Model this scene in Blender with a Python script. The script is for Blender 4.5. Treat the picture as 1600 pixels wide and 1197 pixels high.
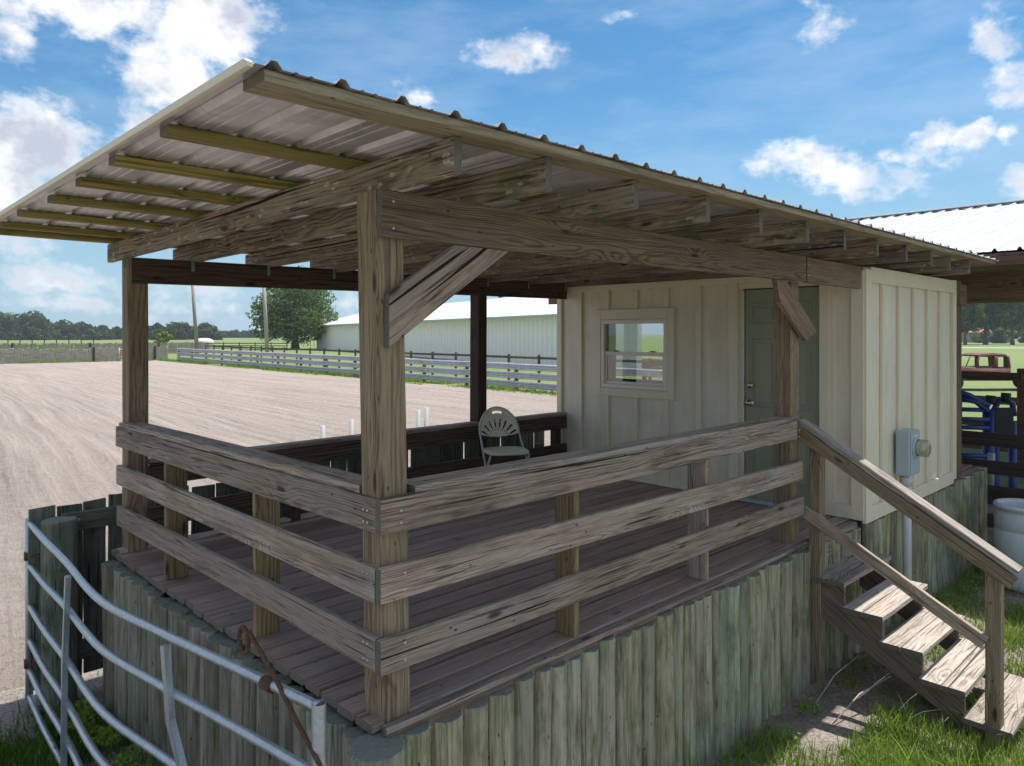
import bpy, bmesh, math, random
import numpy as np
from mathutils import Vector, Matrix, noise as mnoise
R = random.Random(7)
for o in list(bpy.data.objects): bpy.data.objects.remove(o)
S = bpy.context.scene
COL = S.collection
def rad(a): return math.radians(a)

# ------------------------------------------------------------------ camera
CAM = Vector((-1.754, -2.550, 1.588))
HEAD = math.atan2(1190.0, 1162.0)
RV = Vector((math.sin(HEAD), -math.cos(HEAD), 0)); WV = Vector((math.cos(HEAD), math.sin(HEAD), 0))
cd = bpy.data.cameras.new('camera'); cam = bpy.data.objects.new('camera', cd); COL.objects.link(cam)
cd.sensor_width = 36; cd.lens = 1162 / 1600 * 36; cd.shift_y = -76.5 / 1600
cd.clip_start = 0.05; cd.clip_end = 6000
cam.location = CAM; cam.rotation_euler = (rad(90), 0, HEAD - rad(90)); S.camera = cam
def cw(r, w, z=0.0):
    p = CAM + RV * r + WV * w; return Vector((p.x, p.y, z))
GZ = -1.10

# ------------------------------------------------------------------ node helper
class NT:
    def __init__(s, tree): s.t = tree; s.n = tree.nodes; s.l = tree.links
    def new(s, typ, **kw):
        n = s.n.new('ShaderNode' + typ)
        for k, v in kw.items(): setattr(n, k, v)
        return n
    def put(s, sock, v):
        if isinstance(v, bpy.types.NodeSocket): s.l.new(v, sock)
        elif v is not None:
            if isinstance(v, (tuple, list)) and len(v) == 3 and sock.type == 'RGBA': v = (*v, 1)
            sock.default_value = v
    def m(s, op, a, b=None, c=None, clamp=False):
        n = s.new('Math', operation=op); n.use_clamp = clamp
        for i, v in enumerate((a, b, c)):
            if v is not None: s.put(n.inputs[i], v)
        return n.outputs[0]
    def v(s, op, a, b=None, scale=None):
        n = s.new('VectorMath', operation=op); s.put(n.inputs[0], a)
        if b is not None: s.put(n.inputs[1], b)
        if scale is not None: s.put(n.inputs['Scale'], scale)
        return n.outputs['Value'] if op in ('LENGTH', 'DOT_PRODUCT', 'DISTANCE') else n.outputs[0]
    def noise(s, vec, scale, detail=4, rough=.55, col=False, dist=0):
        n = s.new('TexNoise'); s.put(n.inputs['Vector'], vec); n.inputs['Scale'].default_value = scale
        n.inputs['Detail'].default_value = detail; n.inputs['Roughness'].default_value = rough
        n.inputs['Distortion'].default_value = dist
        return n.outputs['Color' if col else 'Fac']
    def vor(s, vec, scale, feature='F1', col=False, rnd=1.0):
        n = s.new('TexVoronoi', feature=feature); s.put(n.inputs['Vector'], vec); n.inputs['Scale'].default_value = scale
        n.inputs['Randomness'].default_value = rnd
        return n.outputs['Color' if col else 'Distance']
    def map(s, x, a, b, c=0., d=1., smooth=False):
        n = s.new('MapRange', interpolation_type='SMOOTHSTEP' if smooth else 'LINEAR')
        s.put(n.inputs[0], x)
        for i, q in enumerate((a, b, c, d)): s.put(n.inputs[i + 1], q)
        return n.outputs[0]
    def mix(s, f, a, b, mode='MIX'):
        n = s.new('Mix', data_type='RGBA', blend_type=mode); s.put(n.inputs[0], f)
        s.put(n.inputs[6], a); s.put(n.inputs[7], b); return n.outputs[2]
    def xyz(s, v):
        n = s.new('SeparateXYZ'); s.put(n.inputs[0], v); return n.outputs
    def comb(s, x, y, z):
        n = s.new('CombineXYZ'); s.put(n.inputs[0], x); s.put(n.inputs[1], y); s.put(n.inputs[2], z); return n.outputs[0]
    def bump(s, h, strength=.5, dist=.01):
        n = s.new('Bump'); s.put(n.inputs['Height'], h); n.inputs['Strength'].default_value = strength
        n.inputs['Distance'].default_value = dist; return n.outputs[0]

# ------------------------------------------------------------------ world: sky with clouds
SUNV = Vector((.33, -.045, 1)).normalized()
SUN_EL = math.asin(SUNV.z); SUN_AZ = math.atan2(SUNV.x, SUNV.y)
W = bpy.data.worlds.new('World'); S.world = W; W.use_nodes = True
wt = NT(W.node_tree); wt.n.clear()
sky = wt.new('TexSky', sky_type='NISHITA'); sky.sun_disc = False
sky.sun_elevation = SUN_EL; sky.sun_rotation = SUN_AZ; sky.air_density = 1.0; sky.dust_density = .7; sky.ozone_density = 2.0
tc = wt.new('TexCoord'); D = wt.v('NORMALIZE', tc.outputs['Generated'])
dx, dy, dz = wt.xyz(D)
az = wt.m('ARCTAN2', dy, dx); el = wt.m('ARCSINE', dz)
AE = wt.comb(az, el, 0.)
nz = wt.noise(wt.v('MULTIPLY', D, (1, 1, 1.5)), 7.0, 10, .62)
nz2 = wt.noise(wt.v('MULTIPLY', D, (1, 1, 1.7)), 26.0, 6, .6)
warp = wt.v('SCALE', wt.v('SUBTRACT', wt.noise(D, 9.0, 5, .6, col=True), (.5, .5, .5)), scale=.12)
AEW = wt.v('ADD', AE, warp)
def pxae(x, y):
    d = RV * ((x - 800) / 1162) + WV; d.z = (522 - y) / 1162; d.normalize()
    return math.atan2(d.y, d.x), math.asin(d.z)
BL = [(330, 50, 105, 95, 1.5), (270, 120, 95, 95, 1.5), (215, 190, 60, 60, 1.2), (130, 0, 190, 46, 1.3), (20, 45, 50, 55, .7),
      (60, 225, 105, 75, 1.4), (0, 320, 190, 80, 1.2), (120, 290, 80, 45, .55), (380, 20, 50, 60, .8),
      (665, 148, 85, 28, .6), (795, 88, 74, 34, .60), (975, 28, 66, 22, .6), (665, 55, 40, 16, .42), (1280, 25, 80, 34, .62),
      (1575, 45, 75, 55, .85), (1600, 105, 60, 50, .95), (1225, 258, 100, 46, .9), (1330, 270, 135, 44, .92), (1425, 222, 75, 28, .9),
      (1518, 195, 30, 20, .75), (1560, 215, 28, 22, .7), (1610, 300, 50, 30, .8), (1390, 190, 0, 0, 0),
      (60, 430, 170, 34, .6), (300, 450, 160, 40, .62), (430, 492, 150, 18, .6), (150, 480, 200, 20, .62), (560, 470, 120, 30, .5)]
dens = None
for (x, y, rx, ry, wgt) in BL:
    if not wgt: continue
    a, e = pxae(x, y); k = 1 / 1162
    c = (x - 800) / 1162; ra = rx * k / (1 + c * c) * 1.25; re = ry * k / math.sqrt(1 + c * c) * 1.25
    q = wt.v('LENGTH', wt.v('MULTIPLY', wt.v('SUBTRACT', AEW, (a, e, 0)), (1 / ra, 1 / re, 0)))
    f = wt.map(q, 1.25, 0., 0., wgt, True)
    dens = f if dens is None else wt.m('MAXIMUM', dens, f)
off = wt.m('SUBTRACT', 1., wt.map(wt.v('DOT_PRODUCT', D, tuple(WV)), .55, .75, 0, 1, True))
fill_clouds = wt.m('MULTIPLY', wt.map(wt.noise(D, 2.2, 3, .5), .40, .58, 0, .95, True), off)  # cloud cover outside the view, thickened to brighten the shaded faces
dens = wt.m('MAXIMUM', dens, fill_clouds)
dd = wt.m('ADD', dens, wt.m('MULTIPLY', wt.m('SUBTRACT', nz, .5), 2.6))
dd = wt.m('ADD', dd, wt.m('MULTIPLY', wt.m('SUBTRACT', nz2, .5), 1.5))
cover = wt.m('MULTIPLY', wt.map(dd, .32, 1.12, 0, 1, True), wt.map(dens, 0.02, .25, 0, 1, True))
wisp = wt.m('MULTIPLY', wt.map(wt.noise(wt.v('MULTIPLY', D, (1.2, 1, 4)), 3.2, 7, .65), .46, .78, 0, .30), wt.map(dz, 0, .15))
# cloud brightness: bright crowns, greyer thick bases
thick = wt.map(dd, .45, 1.25, .1, 1)
sh = wt.m('MULTIPLY', thick, wt.map(wt.noise(wt.v('ADD', D, (.0, .0, .035)), 13.0, 6, .6), .38, .62, 0, 1, True))
ccol = wt.mix(sh, (7.6, 7.7, 7.9), (4.0, 4.4, 5.2))
skyc = wt.mix(1.0, sky.outputs[0], (.40, .78, .93), 'MULTIPLY')
hz = wt.map(dz, 0.0, .34, .8, 0, True)
skyc = wt.mix(hz, skyc, (3.2, 4.5, 5.5))
full = wt.mix(wisp, skyc, (5.5, 6.4, 7.4))
full = wt.mix(cover, full, ccol)
bg = wt.new('Background'); wt.put(bg.inputs[0], full); bg.inputs[1].default_value = .078
wo = wt.new('OutputWorld'); wt.l.new(bg.outputs[0], wo.inputs[0])

# ------------------------------------------------------------------ sun + exposure
sl = bpy.data.lights.new('sun', 'SUN'); sl.energy = 3.6; sl.angle = rad(.5); sl.color = (1, .955, .89)
so = bpy.data.objects.new('sun', sl); COL.objects.link(so)
so.rotation_euler = SUNV.to_track_quat('Z', 'Y').to_euler(); so.location = (0, 0, 20)
S.view_settings.view_transform = 'Standard'; S.view_settings.look = 'None'; S.view_settings.gamma = 1
S.view_settings.use_curve_mapping = False; S.view_settings.exposure = 0.9

# ------------------------------------------------------------------ materials
def mat(name, rough=.7, metal=0., col=(.5, .5, .5)):
    m = bpy.data.materials.new(name); m.use_nodes = True; t = NT(m.node_tree)
    b = t.n['Principled BSDF']; b.inputs['Roughness'].default_value = rough; b.inputs['Metallic'].default_value = metal
    b.inputs['Base Color'].default_value = (*col, 1)
    return m, t, b

def wood(name, dark, light, ring=.016, ringamt=.5, grey=(.25, .25, .24), greyamt=.4, stain=.5, knot=1., lichen=0., moss=0., mosscol=(.09, .12, .03),
         rough=.8, crack=.5, bumps=.6, mossend=0., speck=.8, tone=0, streak=1.):
    m, t, b = mat(name, rough)
    tc = t.new('TexCoord'); oi = t.new('ObjectInfo'); rnd = oi.outputs['Random']
    P = tc.outputs['Object']
    off = t.v('SCALE', (37., 11., 5.), scale=rnd)
    Q = t.v('ADD', P, off)
    wv = t.v('SUBTRACT', t.noise(t.v('MULTIPLY', Q, (1.1, 5, 5)), 1.0, 3, .5, col=True), (.5, .5, .5))
    x, y, z = t.xyz(P); wx, wy, wz = t.xyz(wv)
    vd = t.vor(t.v('MULTIPLY', Q, (2.0, 7, 7)), 1.0)
    kn = t.m('MULTIPLY', t.map(vd, .42, .05, 0, 1, True), knot)
    yy = t.m('ADD', t.m('ADD', y, t.m('MULTIPLY', wy, .10)), t.m('MULTIPLY', t.m('SUBTRACT', rnd, .5), .09))
    zz = t.m('ADD', t.m('ADD', z, t.m('MULTIPLY', wz, .10)), .05)
    r = t.v('LENGTH', t.comb(yy, zz, 0.))
    r = t.m('ADD', r, t.m('MULTIPLY', kn, .028))
    s1 = t.m('SINE', t.m('MULTIPLY', r, t.m('MULTIPLY', t.map(t.m('FRACT', t.m('MULTIPLY', rnd, 7.3)), 0, 1, .75, 1.7), 6.283 / ring)))
    rg = t.m('POWER', t.map(s1, -1, 1), 1.7)
    fib = t.noise(t.v('MULTIPLY', Q, (5, 110, 110)), 1.0, 4, .6)
    str_ = t.noise(t.v('MULTIPLY', Q, (1.2, 34, 34)), 1.0, 6, .68)
    ck = t.m('MULTIPLY', t.map(t.noise(t.v('MULTIPLY', Q, (2.2, 80, 80)), 1.0, 3, .5), .61, .67, 0, 1, True), crack)
    ra_ = t.m('MULTIPLY', t.map(t.m('FRACT', t.m('MULTIPLY', rnd, 13.7)), 0, 1, .45, 1.15), ringamt)
    f = t.m('ADD', t.m('MULTIPLY', rg, ra_), t.m('MULTIPLY', t.map(fib, .3, .7, -.2, .8), .55))
    f = t.m('ADD', f, t.m('MULTIPLY', t.m('SUBTRACT', str_, .5), 1.6 * streak), clamp=True)
    lt = tuple(min(.8, q * 1.38) for q in light); dk = tuple(q * .68 for q in dark)
    c = t.mix(f, lt, dk)
    big = t.noise(t.v('MULTIPLY', Q, (1.3, 7, 7)), 1.0, 5, .6)
    c = t.mix(t.m('MULTIPLY', t.m('MULTIPLY', t.map(big, .38, .66, 0, 1, True), greyamt), t.map(f, 0, 1, 1, .45)), c, tuple(q * 1.2 for q in grey))
    sv = t.noise(t.v('MULTIPLY', Q, (.9, 3, 3)), 1.7, 6, .65)
    c = t.mix(t.m('MULTIPLY', t.map(sv, .5, .72, 0, 1), stain), c, t.mix(1., c, (.42, .40, .38), 'MULTIPLY'))
    if moss:
        mn = t.noise(t.v('MULTIPLY', Q, (1.6, 5, 5)), 1.6, 6, .65)
        mf = t.m('MULTIPLY', t.map(mn, .48, .64, 0, 1, True), moss)
        if mossend: mf = t.m('MULTIPLY', mf, t.map(x, mossend * .5, mossend * 1.5, 1, .12, True))
        c = t.mix(mf, c, mosscol)
    if mossend:
        bn = t.noise(t.v('MULTIPLY', Q, (3, 14, 14)), 1.5, 6, .7)
        c = t.mix(t.m('MULTIPLY', t.map(bn, .54, .64, 0, .7, True), t.map(x, .15, mossend, 1, 0, True)), c, (.02, .018, .013))
    if lichen:
        ln = t.vor(t.v('ADD', t.v('MULTIPLY', Q, (11, 24, 24)), t.v('SCALE', t.noise(Q, 30, 3, .5, col=True), scale=.9)), 1.0)
        lm = t.noise(t.v('MULTIPLY', Q, (1.2, 3, 3)), 2.2, 3, .5)
        lf = t.m('MULTIPLY', t.map(ln, .30, .20, 0, 1, True), t.map(lm, .46, .56, 0, lichen, True))
        c = t.mix(lf, c, (.34, .36, .28))
    core = t.m('MULTIPLY', t.map(vd, .13, .05, 0, .85, True), knot)
    c = t.mix(core, c, t.mix(1., dark, (.35, .32, .3), 'MULTIPLY'))
    c = t.mix(ck, c, t.mix(1., dark, (.25, .25, .25), 'MULTIPLY'))
    ck2 = t.m('MULTIPLY', t.map(t.noise(t.v('MULTIPLY', Q, (.55, 34, 34)), 1.0, 2, .4), .69, .72, 0, 1, True), min(1, crack * 1.5))
    c = t.mix(ck2, c, t.mix(1., dark, (.2, .2, .2), 'MULTIPLY'))
    if speck:
        sp = t.vor(t.v('MULTIPLY', Q, (7, 15, 15)), 1.0)
        c = t.mix(t.m('MULTIPLY', t.map(sp, .10, .05, 0, 1, True), speck), c, t.mix(1., dark, (.3, .28, .25), 'MULTIPLY'))
    br = t.map(rnd, 0, 1, .78, 1.24)
    c = t.mix(1., c, t.comb(br, br, br), 'MULTIPLY')
    if tone:
        c = t.mix(t.m('MULTIPLY', t.m('FRACT', t.m('MULTIPLY', rnd, 5.13)), .85), c, t.mix(1., c, (1.05, .92, .78), 'MULTIPLY'))
    t.put(b.inputs['Base Color'], c)
    h = t.m('SUBTRACT', t.m('ADD', t.m('MULTIPLY', fib, .6), t.m('MULTIPLY', str_, .8)), t.m('ADD', t.m('MULTIPLY', ck, 1.6), t.m('MULTIPLY', rg, .35)))
    t.put(b.inputs['Normal'], t.bump(h, min(1, bumps * 1.3), .006))
    b.inputs['Specular IOR Level'].default_value = .25
    return m

M = {}
M['rail'] = wood('rail_wood', (.095, .072, .053), (.30, .24, .185), ring=.012, ringamt=.45, grey=(.285, .26, .235), greyamt=.7, stain=.75, crack=.7)
M['post'] = wood('post_wood', (.085, .06, .036), (.235, .18, .115), ring=.013, ringamt=.5, grey=(.20, .175, .13), greyamt=.45, stain=.35, crack=.35)
M['baluster'] = wood('baluster_wood', (.085, .058, .024), (.25, .19, .095), ring=.02, ringamt=.55, grey=(.16, .13, .09), greyamt=.35, stain=.3, crack=.2)
M['beam'] = wood('beam_wood', (.08, .052, .034), (.215, .15, .10), ring=.016, ringamt=.55, grey=(.15, .125, .095), greyamt=.5, stain=.45, crack=.35)
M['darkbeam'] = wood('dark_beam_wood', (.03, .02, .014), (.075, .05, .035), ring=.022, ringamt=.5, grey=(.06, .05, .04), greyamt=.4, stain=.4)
M['rafter'] = wood('rafter_wood', (.055, .038, .027), (.21, .16, .12), ring=.02, ringamt=.4, grey=(.25, .22, .18), greyamt=.7, stain=.8, lichen=1., moss=.3, crack=.8, mossend=.38)
M['rafterend'] = wood('mossy_rafter_wood', (.055, .043, .032), (.25, .205, .155), ring=.02, ringamt=.4, grey=(.22, .185, .15), greyamt=.6, stain=.8, lichen=.8, moss=.95, mosscol=(.15, .165, .085), crack=.7, mossend=.7)
M['purlin'] = wood('purlin_wood', (.11, .085, .02), (.27, .215, .075), ring=.03, ringamt=.4, grey=(.17, .155, .065), greyamt=.4, stain=.35, crack=.1)
M['frontpurlin'] = wood('front_purlin_wood', (.11, .09, .055), (.28, .225, .155), ring=.022, ringamt=.5, grey=(.20, .20, .14), greyamt=.4, stain=.45, crack=.3)
M['deck'] = wood('deck_wood', (.155, .113, .09), (.26, .19, .155), ring=.03, ringamt=.15, grey=(.21, .175, .165), greyamt=.5, stain=.35, knot=.8, streak=.45, rough=.6, crack=.35)
M['tread'] = wood('tread_wood', (.13, .10, .08), (.34, .29, .25), ring=.016, ringamt=.5, grey=(.36, .33, .30), greyamt=.6, stain=.4, crack=.6)
M['stringer'] = wood('stringer_wood', (.06, .042, .032), (.16, .12, .095), ring=.02, ringamt=.35, grey=(.13, .11, .09), greyamt=.5, stain=.5, crack=.3)
M['log'] = wood('log_wood', (.075, .088, .055), (.275, .295, .215), ring=.03, ringamt=.25, grey=(.30, .315, .25), greyamt=.7, stain=.7, knot=.6, lichen=.15, moss=.7, mosscol=(.115, .145, .07), crack=.3, tone=1, bumps=.9)
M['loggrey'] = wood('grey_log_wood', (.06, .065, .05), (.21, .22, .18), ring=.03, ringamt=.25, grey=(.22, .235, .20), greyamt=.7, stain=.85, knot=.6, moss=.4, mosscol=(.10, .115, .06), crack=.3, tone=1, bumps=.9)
M['picket'] = wood('picket_wood', (.04, .045, .035), (.13, .15, .115), ring=.03, ringamt=.35, grey=(.14, .16, .125), greyamt=.7, stain=.9, knot=.6, moss=.5, mosscol=(.07, .09, .045), crack=.8)
M['farpicket'] = wood('far_picket_wood', (.10, .085, .07), (.30, .27, .235), ring=.03, ringamt=.3, grey=(.30, .28, .25), greyamt=.6, stain=.6, knot=.3, crack=.5)
M['pole'] = wood('pole_wood', (.15, .125, .105), (.28, .245, .21), ring=.05, ringamt=.2, grey=(.30, .27, .24), greyamt=.5, stain=.3, knot=0., crack=.3)
M['brownfence'] = wood('brown_fence_wood', (.05, .03, .022), (.12, .078, .058), ring=.03, ringamt=.3, grey=(.12, .09, .075), greyamt=.5, stain=.5, knot=.4)
M['blackfence'] = wood('dark_fence_wood', (.014, .011, .009), (.05, .04, .033), ring=.03, ringamt=.3, grey=(.05, .045, .04), greyamt=.4, stain=.5, knot=.4)

def endgrain(name, c0, c1):
    m, t, b = mat(name, .9)
    P = t.new('TexCoord').outputs['Object']; x, y, z = t.xyz(P)
    r = t.v('LENGTH', t.comb(t.m('ADD', y, .02), t.m('ADD', z, .03), 0.))
    f = t.map(t.m('SINE', t.m('MULTIPLY', r, 700)), -1, 1)
    f2 = t.noise(P, 45, 5, .6)
    t.put(b.inputs['Base Color'], t.mix(t.m('ADD', t.m('MULTIPLY', f, .35), t.m('MULTIPLY', f2, .8), clamp=True), c0, c1))
    t.put(b.inputs['Normal'], t.bump(f2, .5, .004)); return m
M['end'] = endgrain('end_grain', (.04, .034, .028), (.20, .175, .15))
M['logend'] = endgrain('log_end_grain', (.07, .08, .065), (.24, .26, .22))

def metal(name, col, rough, met=1., nscale=14, amt=.25, bump=.0, dirt=None):
    m, t, b = mat(name, rough, met)
    P = t.new('TexCoord').outputs['Object']
    n = t.noise(P, nscale, 5, .6); vcol = t.vor(P, nscale * 3, col=True)
    vx = t.xyz(vcol)[0]
    f = t.map(t.m('ADD', t.m('MULTIPLY', n, .7), t.m('MULTIPLY', vx, .3)), .3, .75)
    lo = tuple(c * (1 - amt) for c in col); hi = tuple(min(1, c * (1 + amt * .6)) for c in col)
    c = t.mix(f, lo, hi)
    if dirt:
        c = t.mix(t.m('MULTIPLY', t.map(t.noise(P, 2.3, 8, .7), .5, .75, 0, 1), .7), c, dirt)
    t.put(b.inputs['Base Color'], c)
    t.put(b.inputs['Roughness'], t.map(n, .3, .7, rough * .8, min(1, rough * 1.25)))
    if bump: t.put(b.inputs['Normal'], t.bump(n, bump, .01))
    return m
M['galv'] = metal('galvanised_tube', (.44, .50, .55), .4, .7, 22, .16)
M['guard'] = metal('guard_rail_steel', (.46, .49, .53), .45, .6, 2, .2)
M['rust'] = metal('rusty_steel', (.12, .065, .04), .8, .3, 40, .5, .3)
M['roofmetal'] = metal('roof_sheet_metal', (.58, .585, .59), .34, .55, 3, .2, dirt=(.25, .23, .22))
M['whiteroof'] = metal('white_roof_metal', (.60, .61, .64), .5, .15, 2, .06)
M['bolt'] = metal('bolt_steel', (.55, .55, .53), .35, .9, 30, .2)
M['tie'] = metal('green_tie_plate', (.23, .28, .22), .6, .3, 20, .3)

def paint(name, col, rough=.55, amt=.07, streak=.12, bump=.12, dirt=None, grain=True):
    m, t, b = mat(name, rough)
    P = t.new('TexCoord').outputs['Object']
    n = t.noise(t.v('MULTIPLY', P, (14, 14, 1.2)), 1.0, 5, .6)
    n2 = t.noise(P, 1.7, 5, .6)
    k = t.map(t.m('ADD', t.m('MULTIPLY', n, .6), t.m('MULTIPLY', n2, .4)), .3, .7, 1 - amt - streak, 1 + amt)
    c = t.mix(1., col, t.comb(k, k, k), 'MULTIPLY')
    if dirt:
        z = t.xyz(P)[2]
        dn = t.m('MULTIPLY', t.map(t.noise(t.v('MULTIPLY', P, (1, 1, .5)), 5, 7, .7), .48, .75, 0, 1), .6)
        c = t.mix(dn, c, dirt)
    t.put(b.inputs['Base Color'], c)
    fine = t.noise(t.v('MULTIPLY', P, (90, 90, 9)), 1.0, 3, .6)
    t.put(b.inputs['Normal'], t.bump(fine, bump, .003)); return m
M['siding'] = paint('cream_siding_paint', (.73, .67, .545), .6, .07, .10, .35, dirt=(.55, .47, .34))
M['trimpaint'] = paint('cream_trim_paint', (.71, .64, .50), .55, .04, .05, .15)
M['vinyl'] = paint('white_vinyl', (.70, .67, .60), .4, .03, .03, .03)
M['doorpaint'] = paint('green_door_paint', (.26, .29, .20), .45, .05, .06, .05)
M['bluegrey'] = paint('blue_grey_enamel', (.36, .45, .50), .4, .05, .04, .05)
M['conduit'] = paint('grey_plastic_conduit', (.52, .57, .62), .45, .04, .05, .03)
M['pvc'] = paint('white_plastic_pipe', (.45, .46, .46), .4, .04, .08, .03)
M['barrel'] = paint('white_barrel_plastic', (.56, .62, .70), .45, .06, .1, .08, dirt=(.33, .36, .38))
M['chair'] = paint('chair_plastic', (.60, .58, .42), .45, .04, .05, .04)
M['chairframe'] = paint('chair_frame_enamel', (.42, .43, .38), .35, .05, .05, .03)
M['barnwall'] = paint('pale_barn_wall', (.86, .82, .85), .5, .03, .03, .02)
M['interior'] = paint('interior_panel', (.42, .34, .22), .7, .08, .1, .1)
M['blue'] = paint('blue_enamel', (.015, .045, .22), .4, .15, .1, .05)
M['rubber'] = paint('black_rubber', (.02, .02, .022), .7, .1, .1, .1)
M['truck'] = paint('faded_maroon_paint', (.16, .065, .06), .7, .2, .2, .05, dirt=(.22, .12, .08))
M['redwhite'] = paint('red_gate_paint', (.42, .10, .08), .5, .1, .1, .05)
M['whitepaint'] = paint('white_gate_paint', (.72, .70, .66), .5, .05, .05, .05)
M['housewall'] = paint('tan_house_wall', (.32, .26, .2), .8, .08, .1, .05)
M['houseroof'] = paint('red_house_roof', (.33, .13, .09), .8, .12, .1, .1)
M['cow'] = paint('dark_cow_hide', (.03, .022, .016), .8, .1, .1, .05)
M['brass'] = metal('satin_nickel', (.55, .47, .36), .3, 1., 30, .1)
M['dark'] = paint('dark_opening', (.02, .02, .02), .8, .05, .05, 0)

def glass(name, tint=(.82, .88, .86), refl=.22):
    m = bpy.data.materials.new(name); m.use_nodes = True; t = NT(m.node_tree); t.n.clear()
    tr = t.new('BsdfTransparent'); tr.inputs[0].default_value = (*tint, 1)
    gl = t.new('BsdfGlossy'); gl.inputs[1].default_value = .03
    fr = t.new('LayerWeight'); fr.inputs[0].default_value = .5
    mx = t.new('MixShader'); t.put(mx.inputs[0], t.m('ADD', t.m('POWER', fr.outputs['Facing'], 5.), refl, clamp=True)); t.l.new(tr.outputs[0], mx.inputs[1]); t.l.new(gl.outputs[0], mx.inputs[2])
    o = t.new('OutputMaterial'); t.l.new(mx.outputs[0], o.inputs[0]); return m
M['glass'] = glass('window_glass', (.93, .95, .94), refl=.12)
M['meterglass'] = glass('meter_glass', (.75, .78, .70), .1)

def leafmat(name, a, b_, transl=.25):
    m = bpy.data.materials.new(name); m.use_nodes = True; t = NT(m.node_tree); t.n.clear()
    g = t.new('NewGeometry'); rpi = g.outputs['Random Per Island']
    P = t.new('TexCoord').outputs['Object']
    n = t.noise(P, .7, 3, .5)
    f = t.m('ADD', t.m('MULTIPLY', rpi, .7), t.m('MULTIPLY', n, .5), clamp=True)
    c = t.mix(f, a, b_)
    d = t.new('BsdfDiffuse'); t.put(d.inputs[0], c)
    tl = t.new('BsdfTranslucent'); t.put(tl.inputs[0], t.mix(1., c, (1.1, 1.25, .55), 'MULTIPLY'))
    mx = t.new('MixShader'); mx.inputs[0].default_value = transl; t.l.new(d.outputs[0], mx.inputs[1]); t.l.new(tl.outputs[0], mx.inputs[2])
    o = t.new('OutputMaterial'); t.l.new(mx.outputs[0], o.inputs[0]); return m
M['leaf'] = leafmat('oak_leaves', (.04, .075, .022), (.16, .22, .075), .38)
M['leafdark'] = leafmat('far_oak_leaves', (.03, .052, .026), (.10, .135, .065), .3)
M['leafyellow'] = leafmat('yellow_green_leaves', (.12, .16, .03), (.30, .32, .07))
M['blade'] = leafmat('grass_blade', (.085, .155, .025), (.30, .40, .10), .38)
M['blade2'] = leafmat('dark_grass_blade', (.035, .085, .015), (.12, .22, .04), .3)
M['bladedry'] = leafmat('dry_grass_blade', (.16, .14, .06), (.34, .30, .15), .3)
M['bark'] = wood('tree_bark', (.035, .028, .022), (.12, .10, .08), ring=.2, ringamt=.2, grey=(.11, .10, .09), greyamt=.5, knot=0.)

def groundmat():
    m, t, b = mat('grass_ground', .95)
    P = t.new('NewGeometry').outputs['Position']
    n1 = t.noise(P, .35, 6, .6); n2 = t.noise(P, 3.5, 8, .65); n3 = t.noise(P, 40, 4, .6); nl = t.noise(P, .035, 4, .5)
    gr = t.mix(t.map(n2, .3, .7), (.075, .125, .025), (.17, .25, .06))
    gr = t.mix(t.map(nl, .4, .62, 0, .7), gr, (.19, .21, .085))
    gr = t.mix(t.map(n1, .58, .74, 0, .6), gr, (.20, .19, .10))
    dirt = t.mix(t.map(n3, .3, .7), (.12, .10, .085), (.36, .31, .27))
    dirt = t.mix(t.map(n2, .45, .7, 0, .6), dirt, (.07, .07, .055))
    d = t.v('DISTANCE', P, (3., -1., GZ))
    near = t.map(t.m('ADD', d, t.m('MULTIPLY', t.m('SUBTRACT', n1, .5), 14)), 11, 16, 1, 0, True)
    t.put(b.inputs['Base Color'], t.mix(near, gr, dirt))
    t.put(b.inputs['Normal'], t.bump(t.m('ADD', n2, t.m('MULTIPLY', n3, .4)), .8, .05)); return m
M['ground'] = groundmat()
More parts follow.
